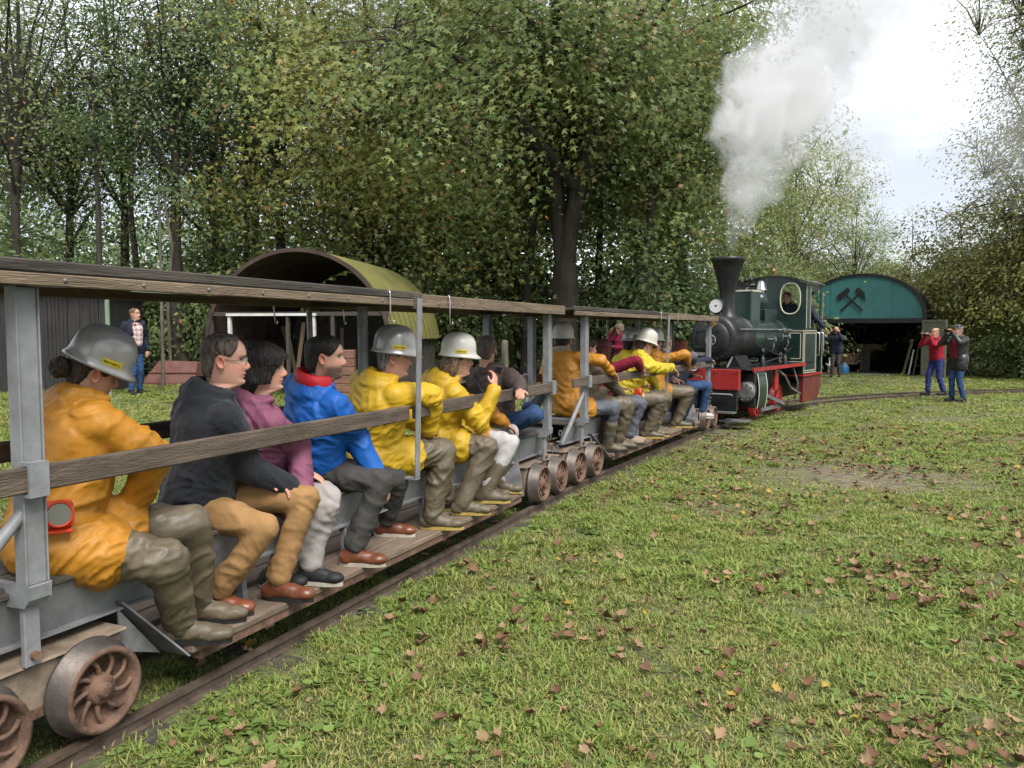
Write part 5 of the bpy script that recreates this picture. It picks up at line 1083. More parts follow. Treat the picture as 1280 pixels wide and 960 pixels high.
# ------------------------------------------------------------------ people standing about
def standing(x, y, z, face, ht, hrot=None, armR=None, armL=None, lean=0.0, sy=None, stride=.10, toe=None, **k):
    h = ht/1.76; f, r = fr(face); o = a_((x, y, z)); L = lambda a, b, c: o+(r*a+f*b)*h+a_((0, 0, c*h)); sf, sr = fr(sy if sy is not None else face); Ls = lambda a, b, c: o+(sr*a+sf*b)*h+a_((0, 0, c*h))
    J = dict(pel=L(0, 0, .97), neck=Ls(0, .02+lean, 1.485), head=Ls(0, .065+lean, 1.645), hrot=hrot or (face, 0, 0), sy=sy if sy is not None else face, py=face, knR=L(.10, .03+stride*.3, .52), anR=L(.12, stride*.5, .086), knL=L(-.10, .03-stride*.2, .52), anL=L(-.12, -stride*.5, .086), toe=face if toe is None else toe)
    aR = armR or ((.25, -.03, 1.16), (.26, .08, .92)); aL = armL or ((-.25, -.03, 1.16), (-.26, .08, .92)); J['elR'], J['wrR'] = Ls(*aR[0]), Ls(*aR[1]); J['elL'], J['wrL'] = Ls(*aL[0]), Ls(*aL[1]); J.update(k); J = limbs_ik(J, h); J['h_'] = h; return J, h, Ls
def stand(pos, face, ht, kw, **j):
    x, y = pos; J, h, Ls = standing(x, y, float(gz(x, y))+.012, face, ht, **j); J.pop('h_'); person(J, h=h, **kw); return Ls
stand(wpx(168, 16.7), 100, 1.79, dict(label='man in navy jacket over check shirt and jeans standing on the lawn', top=KM['navyk'], legs=KM['jeans'], shoes=KM['blackshoe'], hair=('receding', 'ginger'), under=KM['plaid'], amp=.008, bulk=1.3, coat=.12, voxs=1.5), hrot=(72, 3, 0), armR=((.27, -.06, 1.17), (.24, .04, .93)), armL=((-.28, -.06, 1.17), (-.26, .02, .93)))
UPR = ((.27, .16, 1.30), (.10, .27, 1.55)); UPL = ((-.27, .16, 1.30), (-.10, .27, 1.55))
def cam_thing(Ls, label, phone=False, z=1.585, y=.35, face=0):
    c = Ls(0, y, z); o = empty('phone' if phone else 'camera_device', c, -R(face)); tag(o, label, 'phone' if phone else 'camera')
    if phone: MB().box(-.075, .075, -.005, .005, -.038, .038).build('case', KM['ink'], o, .004); MB().box(-.07, .07, -.0065, -.0052, -.034, .034).build('screen', M['glass'], o)
    else:
        MB().box(-.06, .06, -.025, .025, -.04, .04).build('housing', M['black'], o, .008); MB().lathe([(.03, .02), (.032, .06), (.036, .09), (.03, .095), (.0, .085)], 'Y', n=20).build('lens', M['black'], o); MB().box(-.02, .02, -.02, .02, .04, .055).build('viewfinder', M['black'], o, .004)
Ls = stand(wpx(1171, 19.2), 236, 1.66, dict(label='balding man in red pullover and blue trousers taking a photo', top=KM['redk'], legs=KM['jeans2'], shoes=KM['blackshoe'], hair=('bald', 'grey'), amp=.006, voxs=1.5), armR=UPR, armL=UPL, stride=.30, hdR=a_((-.35, -.3, .5)), hdL=a_((-.35, -.3, .5)), curlR=.9, curlL=.9)
cam_thing(Ls, 'black camera held up by the man in the red pullover', False, 1.60, .31, 236)
Ls = stand(wpx(1199, 18.0), 236, 1.74, dict(label='man in black leather jacket and flat cap aiming a phone', top=KM['leather'], legs=KM['jeans'], shoes=KM['blackshoe'], hair=('short', 'silver'), cap=KM['leather'], under=KM['maroonk'], amp=.008, bulk=1.4, coat=.33, voxs=1.5), sy=226, hrot=(236, -4, 0), armR=UPR, armL=((-.27, .20, 1.32), (-.10, .32, 1.57)), hdR=a_((-.35, -.3, .6)), hdL=a_((-.35, -.3, .6)), curlR=.9, curlL=.9)
cam_thing(Ls, 'phone held up by the man in the flat cap', True, 1.63, .41, 226)
Ls = stand(wpx(1045, 27.0), 188, 1.72, dict(label='grey haired man in navy jacket photographing from the shed door', top=KM['navyk'], legs=KM['slate'], shoes=KM['blackshoe'], hair=('bald', 'silver'), amp=.008, bulk=1.3, coat=.15, voxs=1.75), armR=UPR, armL=UPL, stride=.05, hdR=a_((-.1, -.4, .5)), hdL=a_((.1, -.4, .5)), curlR=.9, curlL=.9)
cam_thing(Ls, 'small camera held by the man in the shed door', False, 1.60, .33, 188)
stand(wpx(777, 19.5), 230, 1.72, dict(label='blond person in raspberry jacket standing behind the coaches', top=KM['pink'], legs=KM['navyk'], shoes=KM['blackshoe'], hair=('bob', 'blond'), amp=.008, female=True, voxs=1.75), hrot=(215, -12, 0), armR=UPR, armL=((-.25, .05, 1.2), (-.1, .25, 1.2)))
lw = lambda x, y: tuple((loco.matrix_basis @ Vector((x, y, 0))).xy)
def crew(x, y, face, ht, kw, **j):
    p = lw(x, y); J, h, Ls = standing(p[0], p[1], .757, face, ht, **j); J.pop('h_'); person(J, h=h, **kw)
crew(.40, 4.36, 40, 1.66, dict(label='engine driver in navy jacket leaning out of the cab', top=KM['navyk'], legs=KM['navyk'], shoes=KM['blackshoe'], hair=('short', 'dark'), amp=.008, voxs=1.75), hrot=(20, 0, 0), sy=60, armR=((.30, .10, 1.13), (.36, .26, .97)), armL=((-.22, .15, 1.15), (-.1, .3, 1.1)))
crew(.18, 3.9, 200, 1.62, dict(label='fireman in dark overalls seen through the oval cab window', top=KM['navyk'], legs=KM['navyk'], shoes=KM['blackshoe'], hair=('short', 'grey'), amp=.008, voxs=1.75), armR=((.25, .12, 1.35), (.12, .22, 1.5)))
# miners' lamps and the phone
def lamp_thing(c, label, face):
    o = empty('miners_lamp', c, -R(face)); tag(o, label, 'lamp'); MB().box(-.05, .05, -.03, .03, -.05, .05).build('housing', KM['orangelamp'], o, .01)
    MB().lathe([(.05, .03), (.05, .055), (.042, .058), (.04, .05)], 'Y', (0, 0, .01), 24).build('bezel', KM['orangelamp'], o); MB().lathe([(0, .045), (.02, .047), (.04, .054)], 'Y', (0, 0, .01), 24).build('reflector', M['chrome'], o); MB().box(-.045, .045, -.028, .035, -.068, -.051).build('battery_foot', KM['orangelamp'], o, .006)
lamp_thing(U(C1, 72, 643, .22), 'orange miner\'s lamp hanging from the belt of the woman by the rear post', 120)
lamp_thing(U(C2, 797, 491, .27), 'orange miner\'s lamp on the belt of the lemon yellow oilskin', 90)
# round white tail lamp between the coaches
tl = empty('tail_lamp', U(C1, 648, 478, -.28), 0); tag(tl, 'round white lamp on a stalk between the two coaches', 'lamp'); MB().lathe([(0, .05), (.05, .045), (.075, .01), (.08, -.01), (.06, -.03), (0, -.035)], 'Y', n=24).build('shade', M['white'], tl, rot=(0, 0, R(150))); MB().tube([(0, 0, -.03), (.04, .05, -.12), (.05, .08, -.28)], .018, 8).build('stalk', M['steel_dk'], tl)
# ------------------------------------------------------------------ trees
LEAF3 = [np.array([(0, 0, 0), (.42, .20, .0), (1, 0, -.08), (.42, -.20, .0)]), np.array([(.04, 0, 0), (.12, .32, .05), (.52, .62, .02), (.40, .22, .0)]), np.array([(.04, 0, 0), (.40, -.22, 0), (.52, -.62, .02), (.12, -.32, .05)])]
LEAF1 = [np.array([(0, 0, 0), (.45, .30, .03), (1, 0, -.06), (.45, -.30, .03)])]
def unit(v): return v/np.maximum(np.linalg.norm(v, axis=-1, keepdims=True), 1e-9)
def leaves_mesh(name, P, T, N, S, C, shape):
    """P base points, T pointing direction, N leaf normal, S size, C colour (all arrays)"""
    N = unit(N); T = unit(T-N*np.sum(T*N, -1, keepdims=True)); Bv = np.cross(N, T); V = []
    for q in shape:
        for x, y, z in q: V.append(P+(T*x+Bv*y+N*z)*S[:, None])
    V = np.stack(V, 1).reshape(-1, 3); k = 4*len(shape); n = len(P)
    Fc = np.arange(n*k).reshape(-1, 4); return np_mesh(name, V, Fc, np.repeat(C, k, 0))
PAL = {
 'maple': ([(.090, .125, .046), (.115, .15, .056), (.15, .172, .062), (.19, .185, .066), (.068, .105, .040), (.19, .12, .055)], [.28, .28, .2, .09, .12, .03]),
 'maple_yellow': ([(.13, .145, .042), (.18, .175, .052), (.21, .185, .05), (.10, .13, .044), (.19, .115, .05)], [.32, .26, .12, .25, .05]),
 'dark': ([(.050, .080, .036), (.065, .098, .042), (.085, .115, .048), (.11, .13, .05)], [.3, .35, .25, .1]),
 'mid': ([(.075, .11, .045), (.10, .135, .052), (.13, .155, .06), (.17, .175, .07)], [.3, .35, .25, .1]),
 'pale': ([(.13, .15, .065), (.17, .18, .08), (.21, .20, .085), (.21, .16, .07), (.10, .12, .05)], [.28, .27, .2, .1, .15]),
 'olive': ([(.155, .155, .045), (.19, .18, .055), (.115, .13, .042), (.21, .17, .055), (.085, .105, .038)], [.28, .2, .27, .08, .17]),
}
def pick(rng, pal, n):
    c, w = PAL[pal]; c = np.array(c); w = np.array(w)/sum(w); return c[rng.choice(len(c), n, p=w)]
def make_tree(seed, hc, Rx, Rz, r0, nlimb, nspray, nleaf, size, pal, shape, zmin=1.5, spread=.5, forks=None, shell=2.2, droop=.35, zbase=None, top=None, bark='bark', sq=.4, lump=.45, bough=13, window=None, twig=4):
    rng = np.random.default_rng(seed); hb = zbase if zbase is not None else max(.6, hc-Rz*.8); top = top or hc+Rz*.55
    mb = MB(); limbs = []
    def limb(p0, p1, ra, rb, n=9, wob=.12, bow=.18):
        p0, p1 = np.array(p0, float), np.array(p1, float); L = np.linalg.norm(p1-p0); ph = rng.uniform(0, 6, 3); pts = []
        for t in np.linspace(0, 1, n):
            p = p0+(p1-p0)*t; p = p+np.array([0, 0, bow*L*math.sin(math.pi*t)])+wob*L*.25*np.sin(ph+t*5)*t*(1-t)*2; pts.append(p)
        rad = [ra+(rb-ra)*(i/(n-1))**.8 for i in range(n)]; mb.tube(pts, rad, 8, cap=False); limbs.append((np.array(pts), np.array(rad))); return pts
    stems = []
    if forks:
        zf, arms = forks; st = limb((0, 0, -.15), (0, 0, zf), r0*1.15, r0*.85, 7, .05, 0)
        for ax, ay, az, rr in arms: stems.append(limb((0, 0, zf-.25), (ax, ay, az), r0*rr, r0*.2, 12, .14, .0))
    else:
        stems.append(limb((0, 0, -.15), (rng.uniform(-.4, .4), rng.uniform(-.4, .4), top), r0*1.1, r0*.12, 14, .10, 0))
    # root flare
    mb.lathe([(r0*1.75, -.2), (r0*1.3, .15), (r0*1.12, .6)], 'Z', n=10)
    def env(d):
        l = vnoise(d*2.3+seed*1.7)-.5; l2 = vnoise(d*5.1+seed*.7)-.5
        return np.clip(1+lump*l*1.6+lump*.7*l2, .5, 1.16)
    for i in range(nlimb):
        a = i*2.4+rng.uniform(-.4, .4); e = rng.uniform(-.35, .9); d = np.array([math.cos(a)*math.cos(e), math.sin(a)*math.cos(e), math.sin(e)])
        tgt = np.array([0, 0, hc])+d*np.array([Rx, Rx, Rz])*env(d[None])[0]*rng.uniform(.6, .85); tgt[2] = max(tgt[2], zmin+.3)
        st = stems[i % len(stems)]; zs = np.array([p[2] for p in st]); want = np.clip(hb+(tgt[2]-hb)*.45, hb, zs[-1]*.9); k = int(np.argmin(abs(zs-want))); f = 1-k/len(st)
        limb(st[k], tgt, r0*(.16+.26*f), r0*.05, 9, .16, .10)
    LP = np.concatenate([l[0] for l in limbs[(1 if forks else 0):]]); LP = LP[LP[:, 2] > hb*.8]
    nb = int(nspray*1.25/bough); d = unit(rng.normal(size=(nb, 3))); u = rng.random(len(d))**(1/shell); e = env(d)
    Bc = np.array([0, 0, hc])+d*u[:, None]*e[:, None]*np.array([Rx, Rx, Rz]); bs_ = .13*(Rx+Rz)*.5
    Cn = np.repeat(Bc, bough, 0)+np.clip(rng.normal(size=(nb*bough, 3)), -1.7, 1.7)*np.array([bs_, bs_, bs_*.42]); Cn = Cn[rng.permutation(len(Cn))]
    Cn = Cn[Cn[:, 2] > zmin+rng.random(len(Cn))*.8][:nspray]
    if window: Cn = Cn[~((((Cn[:, 0]-window[0])/window[2])**2+((Cn[:, 2]-window[1])/window[3])**2 < 1) & (Cn[:, 1] < .8))]
    od = unit((Cn-np.array([0, 0, hc]))/np.array([Rx, Rx, Rz]))
    for p in Cn[::twig]:
        k = int(np.argmin(np.sum((LP-p)**2, 1)+.6*np.maximum(0, LP[:, 2]-p[2]))); q = LP[k]; m_ = (p+q)/2+np.array([0, 0, .12*np.linalg.norm(p-q)])
        mb.tube([q, m_, p], [.018, .012, .005], 4, cap=False)
    n = len(Cn); m_ = nleaf; c = np.repeat(Cn, m_, 0); o = np.repeat(od, m_, 0); N_ = n*m_
    g = np.clip(rng.normal(size=(N_, 3)), -1.6, 1.6)*np.array([spread, spread, spread*sq]); rad = np.linalg.norm(g[:, :2], axis=1)
    P = c+g; P[:, 2] -= droop*rad*rad/spread
    rep = lambda a: np.repeat(a, m_, 0)
    T = unit(g*np.array([1, 1, .2])+o*.4)+np.array([0, 0, -.6])+rng.normal(size=(N_, 3))*.3
    Nn = np.array([0, 0, .75])+o*.6+rep(rng.normal(size=(n, 3))*.45)+rng.normal(size=(N_, 3))*.28
    S_ = size*rng.uniform(.6, 1.25, N_)
    base = np.repeat(pick(rng, pal, n), m_, 0); own = pick(rng, pal, N_); col = base*.6+own*.4
    col *= rng.uniform(.82, 1.2, (N_, 1))*rep(rng.uniform(.8, 1.2, (n, 1))); br = rng.random(N_) < .012; col[br] = (.22, .11, .045)
    cm = leaves_mesh('crown', P, T, Nn, S_, np.clip(col, 0, 1), shape); cm.materials.append(M['leaf'])
    tm = mb.mesh('trunk'); tm.materials.append(M[bark]); return tm, cm
def place_tree(kind, loc, s, rz, label, group=None, name='deciduous_tree', cat='tree', sz=None):
    tm, cm = TREES[kind]; o = empty(name, (loc[0], loc[1], float(gz(loc[0], loc[1])) if len(loc) < 3 else loc[2]), rz); o.scale = (s, s, sz or s)
    link('trunk', tm, None, o); link('crown', cm, None, o); tag(o, label, cat, group); return o
TREES = {}
TREES['maple'] = make_tree(1, 8.6, 6.0, 6.2, .36, 26, 2150, 34, .122, 'maple', LEAF3, 2.7, .52, forks=(2.9, [(-1.0, .3, 9.5, .62), (1.1, -.3, 10.5, .68), (.2, 1.6, 10, .4)]), zbase=3.2, droop=.5, lump=.6, window=(.1, 4.6, 1.5, 1.7))
TREES['mapleB'] = make_tree(2, 7.2, 4.6, 6.2, .26, 20, 1350, 32, .12, 'maple_yellow', LEAF3, 2.2, .5, zbase=2.6, droop=.6)
TREES['dark'] = make_tree(3, 9.5, 3.6, 6.2, .24, 18, 700, 30, .12, 'dark', LEAF1, 3.0, .55, zbase=3.4)
TREES['mid'] = make_tree(4, 8.0, 3.4, 6.0, .20, 18, 640, 30, .12, 'mid', LEAF1, 2.2, .55, zbase=2.6)
TREES['sparse'] = make_tree(5, 9.0, 3.8, 6.6, .17, 24, 420, 24, .12, 'mid', LEAF1, 3.5, .6, zbase=2.5, shell=3, sq=.6, twig=1)
TREES['airy'] = make_tree(6, 8.5, 3.2, 7.4, .15, 26, 1200, 26, .105, 'pale', LEAF1, 2.0, .5, zbase=1.2, bark='bark_pale', sq=.5, lump=.6, twig=1)
TREES['olive'] = make_tree(7, 3.4, 2.6, 3.0, .10, 16, 700, 26, .12, 'olive', LEAF1, .5, .42, zbase=.5)
TREES['shrub'] = make_tree(8, 1.2, 1.5, 1.35, .05, 10, 260, 22, .11, 'mid', LEAF1, .1, .34, zbase=.15)
TREES['shrubdark'] = make_tree(9, 1.4, 1.7, 1.5, .05, 10, 260, 22, .13, 'dark', LEAF1, .1, .38, zbase=.15)
T_ = lambda kind, px, Z, s, rot, label, sz=None, group=None, **k: place_tree(kind, wpx(px, Z), s, YAW+rot, label, group, sz=sz, **k)
T_('maple', 706, 22.8, 1.13, 0, 'big forked maple with drooping green foliage behind the coaches', name='maple_tree')
T_('mapleB', 462, 25.5, 1.18, .8, 'yellowing maple overhanging the mossy barrel roof', name='maple_tree')
T_('maple', 842, 26.0, .74, 2.4, 'broad maple standing behind the locomotive chimney', name='maple_tree', sz=.95)
T_('mapleB', 560, 28.0, 1.15, 3.6, 'yellow green maple deep in the wood between two bigger maples', name='maple_tree')
T_('mapleB', 985, 43.0, .88, 1.9, 'reddening maple behind the locomotive cab', name='maple_tree', sz=.95)
T_('mid', 1062, 38.0, .62, .5, 'small green tree rising over the engine shed roof')
T_('mid', 1102, 43.0, .50, 2.2, 'low rounded tree behind the right end of the engine shed')
T_('dark', 228, 24.0, .95, .3, 'dark tree with straight bare trunk behind the standing man')
T_('mid', 95, 26.0, 1.0, 2.0, 'mid green tree with reddish trunk above the plank hut')
T_('sparse', 30, 23.0, 1.05, 1.0, 'thin sparse tree beside the dark hut')
T_('sparse', 160, 27.0, 1.1, 3.0, 'thin sparse tree with sky showing through its crown')
T_('mid', 285, 29.0, 1.05, 4.4, 'mid green tree between the hut and the barn', sz=.95)
T_('dark', 330, 33.0, 1.15, 5.4, 'dark tall tree rising behind the barn')
T_('sparse', 350, 26.0, 1.15, 5.0, 'sparse tree right behind the mossy barn')
T_('dark', 640, 33.0, 1.1, 1.2, 'dark tall tree deep behind the forked maple')
T_('dark', 800, 31.0, 1.05, 4.0, 'dark tree filling the wood between the two broad maples')
T_('mid', -30, 30.0, 1.1, .4, 'mid green tree at the far end of the hut')
T_('sparse', -90, 25.0, 1.05, 1.5, 'thin tree beyond the far end of the hut')
T_('airy', 1306, 26.5, 1.0, .6, 'tall airy tree with small leaves at the edge of the lawn')
T_('airy', 1390, 25.0, 1.1, 2.4, 'tall airy tree standing outermost by the lawn')
T_('olive', 1205, 31.0, 1.12, .6, 'olive yellow bushy tree behind the two photographers')
T_('olive', 1262, 28.5, 1.12, 2.0, 'olive yellow bushy tree under the airy tree')
T_('olive', 1165, 37.0, .95, 4.0, 'olive bushy tree right of the engine shed')
T_('olive', 1330, 30.0, 1.2, 5.0, 'large olive bushy tree past the photographers')
T_('mid', 1225, 47.0, .60, 5.2, 'pale distant tree behind the olive bushes')
T_('olive', 1118, 48.0, 1.0, 1.0, 'distant olive tree over the shed roof')
rng = np.random.default_rng(21)
for i, (px, Z, s, k) in enumerate([(150, 24, 1.2, 'shrub'), (205, 26, 1.5, 'shrubdark'), (262, 25.5, 1.4, 'shrub'), (300, 29, 1.7, 'shrubdark'), (560, 23.5, 1.2, 'shrub'), (600, 26, 1.6, 'shrubdark'), (650, 27, 1.5, 'shrub'), (690, 24.5, .9, 'shrub'), (745, 25, 1.3, 'shrubdark'), (790, 26, 1.5, 'shrub'), (835, 24, 1.3, 'shrubdark'), (880, 26, 1.5, 'shrub'), (930, 29, 1.6, 'shrubdark'), (975, 31, 1.6, 'shrub'), (90, 28, 1.6, 'shrubdark'), (20, 27, 1.6, 'shrub'), (520, 27, 1.7, 'shrubdark'), (450, 27, 1.7, 'shrub'), (400, 28, 1.8, 'shrubdark'), (1010, 36, 1.6, 'shrub'), (-40, 22, 1.6, 'shrubdark'), (345, 24, 1.3, 'shrub')]):
    T_(k, px, Z, s, rng.uniform(0, 6), {'shrub': 'green leafy shrub in the undergrowth at the edge of the wood', 'shrubdark': 'dark leafy shrub in the undergrowth at the edge of the wood'}[k], group='undergrowth shrubs ' + ('green' if k == 'shrub' else 'dark'), name='shrub', cat='shrub', sz=s*rng.uniform(.8, 1.3))
for i, (px, Z, s) in enumerate([(1165, 33, .75), (1205, 29, .7), (1235, 28, .75), (1275, 27, .8), (1310, 26, .9), (1355, 25, .9), (1185, 35, .8)]):
    T_('shrub', px, Z, s, rng.uniform(0, 6), 'low green shrub in the hedge behind the two photographers', group='hedge shrubs behind the photographers', name='shrub', cat='shrub')
# thin young trunks in the wood
ym = MB(); ym.tube([(0, 0, -.1), (.05, 0, 2.0), (-.08, .05, 3.5), (.1, 0, 5)], [.045, .042, .035, .02], 8); ym = ym.mesh('trunk'); ym.materials.append(M['bark_pale'])
yd = MB(); yd.tube([(0, 0, -.1), (.08, 0, 2.5), (.25, .05, 5), (.1, 0, 9)], [.13, .11, .09, .05], 8); yd = yd.mesh('trunk'); yd.materials.append(M['bark'])
for i, (px, Z, m_, s) in enumerate([(203, 19.5, ym, 1), (214, 20.5, ym, 1), (262, 27, yd, 1.2), (180, 25, yd, 1), (310, 26, yd, 1), (128, 23, yd, .8), (655, 24, yd, 1.2), (800, 23, yd, 1), (835, 27, yd, 1.3), (595, 24, yd, 1.0), (745, 27, yd, 1.1), (860, 25, yd, 1.2)]):
    x, y = wpx(px, Z); o = link('tree_trunk', m_, None, None, (x, y, float(gz(x, y))), (0, 0, rng.uniform(0, 6))); o.scale = (s, s, 1)
    tag(o, 'slim pale young tree trunk behind the man in the check shirt' if m_ is ym else 'slim dark bare trunk standing inside the wood', 'tree trunk', 'pale young trunks' if m_ is ym else 'slim dark trunks in the wood')
# distant wood as one mass, reads as a wall of foliage
P_ = []; rw = np.random.default_rng(77)
for k in range(34):
    a = -1.05+k*.052; px = 640+1000*math.tan(a); Z = 46+rw.uniform(-4, 8); gap = 930 < px < 1290
    for j in range(200):
        x = rw.normal()*2.6; h = rw.uniform(0, (8 if px < 450 else 12) if not gap else 4.0); w_ = wpx(px, Z); P_.append((w_[0]+x, w_[1]+rw.normal()*2, h))
P_ = np.array(P_); P_ = np.repeat(P_, 14, 0)+rw.normal(size=(len(P_)*14, 3))*np.array([.9, .9, .6]); n = len(P_)
fm = leaves_mesh('distant_wood', P_, rw.normal(size=(n, 3))+np.array([0, 0, -.5]), rw.normal(size=(n, 3))*.6+np.array([0, -.5, .8]), rw.uniform(.25, .5, n), pick(rw, 'dark', n)*1.25, LEAF1)
tag(link('distant_wood', fm, M['leaf']), 'dark wall of foliage far behind the nearer trees', 'woodland', kind='stuff')

# ------------------------------------------------------------------ grass
def tuft(seed, n, h, rad, pal, w=.004):
    rng = np.random.default_rng(seed); V = []; Fc = []; C = []; pal = np.array(pal)
    for i in range(n):
        a = rng.uniform(0, 6.28); r = rad*math.sqrt(rng.random()); b = np.array([r*math.cos(a), r*math.sin(a), -.01]); hh = h*rng.uniform(.5, 1.25)
        la = rng.uniform(0, 6.28); lean = rng.uniform(.15, .95)*hh; d = np.array([math.cos(la), math.sin(la), 0]); s = np.array([-d[1], d[0], 0])*w*rng.uniform(.6, 1.3)
        m_ = b+d*lean*.35+np.array([0, 0, hh*.6]); t = b+d*lean+np.array([0, 0, hh*rng.uniform(.75, 1)]); k = len(V)
        V += [b-s, b+s, m_+s*.8, m_-s*.8, t+s*.1, t-s*.1]; Fc += [(k, k+1, k+2, k+3), (k+3, k+2, k+4, k+5)]
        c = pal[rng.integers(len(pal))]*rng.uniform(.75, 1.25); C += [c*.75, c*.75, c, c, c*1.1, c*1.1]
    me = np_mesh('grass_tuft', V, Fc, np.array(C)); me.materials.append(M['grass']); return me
def weed(seed):
    rng = np.random.default_rng(seed); P = []; T = []; N = []; S = []
    for i in range(9):
        a = rng.uniform(0, 6.28); r = rng.uniform(.0, .05); P.append((r*math.cos(a), r*math.sin(a), rng.uniform(.01, .05))); T.append((math.cos(a), math.sin(a), rng.uniform(-.1, .5))); N.append((rng.normal()*.3, rng.normal()*.3, 1)); S.append(rng.uniform(.03, .06))
    W8 = [np.array([(0, 0, 0), (.25, .22, .03), (.6, .40, .02), (.62, 0, -.02)]), np.array([(0, 0, 0), (.62, 0, -.02), (.6, -.40, .02), (.25, -.22, .03)]), np.array([(.62, 0, -.02), (.6, .40, .02), (.9, .25, 0), (1, 0, -.02)]), np.array([(.62, 0, -.02), (1, 0, -.02), (.9, -.25, 0), (.6, -.40, .02)])]
    me = leaves_mesh('weed_rosette', np.array(P), np.array(T), np.array(N), np.array(S), np.array([(.11, .17, .045)]*9)*rng.uniform(.75, 1.25, (9, 1)), W8); me.materials.append(M['grass']); return me
G1 = [(.125, .19, .038), (.105, .165, .032), (.16, .21, .05), (.22, .22, .08)]; G2 = [(.18, .20, .06), (.15, .185, .05), (.29, .255, .11), (.11, .16, .038)]
KINDS = [tuft(1, 30, .075, .07, G1), tuft(2, 30, .06, .08, G1), tuft(3, 28, .05, .08, G2), tuft(4, 26, .035, .08, G2), tuft(5, 30, .10, .06, G1, .005), weed(6), weed(7)]
kcol = bpy.data.collections.new('grass_sources'); kobs = []
for i, me in enumerate(KINDS):
    o = bpy.data.objects.new('grass_source_%d' % i, me); kobs.append(o)
def scatter(name, pts, rot, scl, kind, obs):
    me = bpy.data.meshes.new(name); me.vertices.add(len(pts)); me.vertices.foreach_set('co', np.asarray(pts, np.float32).ravel())
    for nm, ty, arr in (('rot', 'FLOAT_VECTOR', rot), ('scl', 'FLOAT_VECTOR', scl), ('kid', 'INT', kind)):
        a = me.attributes.new(nm, ty, 'POINT'); a.data.foreach_set('vector' if ty == 'FLOAT_VECTOR' else 'value', np.asarray(arr, np.int32 if ty == 'INT' else np.float32).ravel())
    o = link(name, me); ng = bpy.data.node_groups.new(name+'_nodes', 'GeometryNodeTree')
    ng.interface.new_socket('Geometry', in_out='INPUT', socket_type='NodeSocketGeometry'); ng.interface.new_socket('Geometry', in_out='OUTPUT', socket_type='NodeSocketGeometry')
    gi = ng.nodes.new('NodeGroupInput'); go = ng.nodes.new('NodeGroupOutput'); ip = ng.nodes.new('GeometryNodeInstanceOnPoints'); gt = ng.nodes.new('GeometryNodeGeometryToInstance')
    for ob in reversed(obs):
        oi = ng.nodes.new('GeometryNodeObjectInfo'); oi.inputs['Object'].default_value = ob; oi.inputs['As Instance'].default_value = True
        ng.links.new(oi.outputs['Geometry'], gt.inputs[0])
    jn = ng.nodes.new('GeometryNodeJoinGeometry')
    for l in list(ng.links): ng.links.remove(l)
    for n_ in ng.nodes:
        if n_.bl_idname == 'GeometryNodeObjectInfo': ng.links.new(n_.outputs['Geometry'], jn.inputs[0])
    def named(nm, ty):
        n_ = ng.nodes.new('GeometryNodeInputNamedAttribute'); n_.data_type = ty; n_.inputs[0].default_value = nm; return n_.outputs[0]
    ng.links.new(gi.outputs[0], ip.inputs['Points']); ng.links.new(jn.outputs[0], ip.inputs['Instance']); ip.inputs['Pick Instance'].default_value = True
    ng.links.new(named('kid', 'INT'), ip.inputs['Instance Index']); ng.links.new(named('rot', 'FLOAT_VECTOR'), ip.inputs['Rotation']); ng.links.new(named('scl', 'FLOAT_VECTOR'), ip.inputs['Scale'])
    ng.links.new(ip.outputs[0], go.inputs[0]); md = o.modifiers.new('scatter', 'NODES'); md.node_group = ng; return o
rng = np.random.default_rng(9); P_ = []; SC_ = []
for z0, z1, dens, s0 in ((1.7, 4.5, 560, .8), (4.5, 8, 300, .95), (8, 14, 110, 1.4), (14, 24, 30, 2.3), (24, 36, 11, 3.2)):
    n = int(dens*1.15*(z1*z1-z0*z0)); Z = np.sqrt(rng.uniform(z0*z0, z1*z1, n)); r = rng.uniform(-1.15, 1.15, n)*Z
    P_.append(np.stack([r*cY-Z*sY, r*sY+Z*cY], 1)); SC_.append(np.full(n, s0)*rng.uniform(.7, 1.25, n))
P_ = np.concatenate(P_); SC_ = np.concatenate(SC_); X, Y = P_[:, 0], P_[:, 1]; td = trackdist(X, Y); bb = bare(X, Y)
left = (X < -3.3-.0*Y) & (Y < 12); keep = rng.random(len(X)) > np.clip(bb*1.05, 0, .93)
keep &= ~((td < .42) & (rng.random(len(X)) < .45)) & ~(abs(td-.3) < .045)
wd = smoothstep(17, 22, np.hypot(X+2, Y))*smoothstep(2, 7, -X+(Y-14)*.25); keep &= rng.random(len(X)) > wd*.8
lx, ly = (X-S.location.x), (Y-S.location.y); ca, sa = math.cos(S.rotation_euler.z), math.sin(S.rotation_euler.z); u, v = lx*ca+ly*sa, -lx*sa+ly*ca; keep &= ~((abs(u) < 2.1) & (v > .2) & (v < 7.5))
X, Y, SC_, bb, td = X[keep], Y[keep], SC_[keep], bb[keep], td[keep]
pn = vnoise(np.stack([X*1.1, Y*1.1, X*0+2.2], -1)); pn2 = vnoise(np.stack([X*3.7, Y*3.7, X*0+8.2], -1))
kind = np.where(pn2*.6+pn*.4+rng.normal(size=len(X))*.12 > .56, rng.choice([0, 1, 4, 0], len(X)), rng.choice([1, 2, 3, 2], len(X)))
kind = np.where(bb > .35, 3, kind); kind = np.where(rng.random(len(X)) < .035+.05*(pn > .6), rng.choice([5, 6], len(X)), kind)
near_weeds = (np.hypot(X-wxy(-1.05, 3.35)[0], Y-wxy(-1.05, 3.35)[1]) < .55) & (rng.random(len(X)) < .13); kind = np.where(near_weeds, rng.choice([5, 6], len(X)), kind)
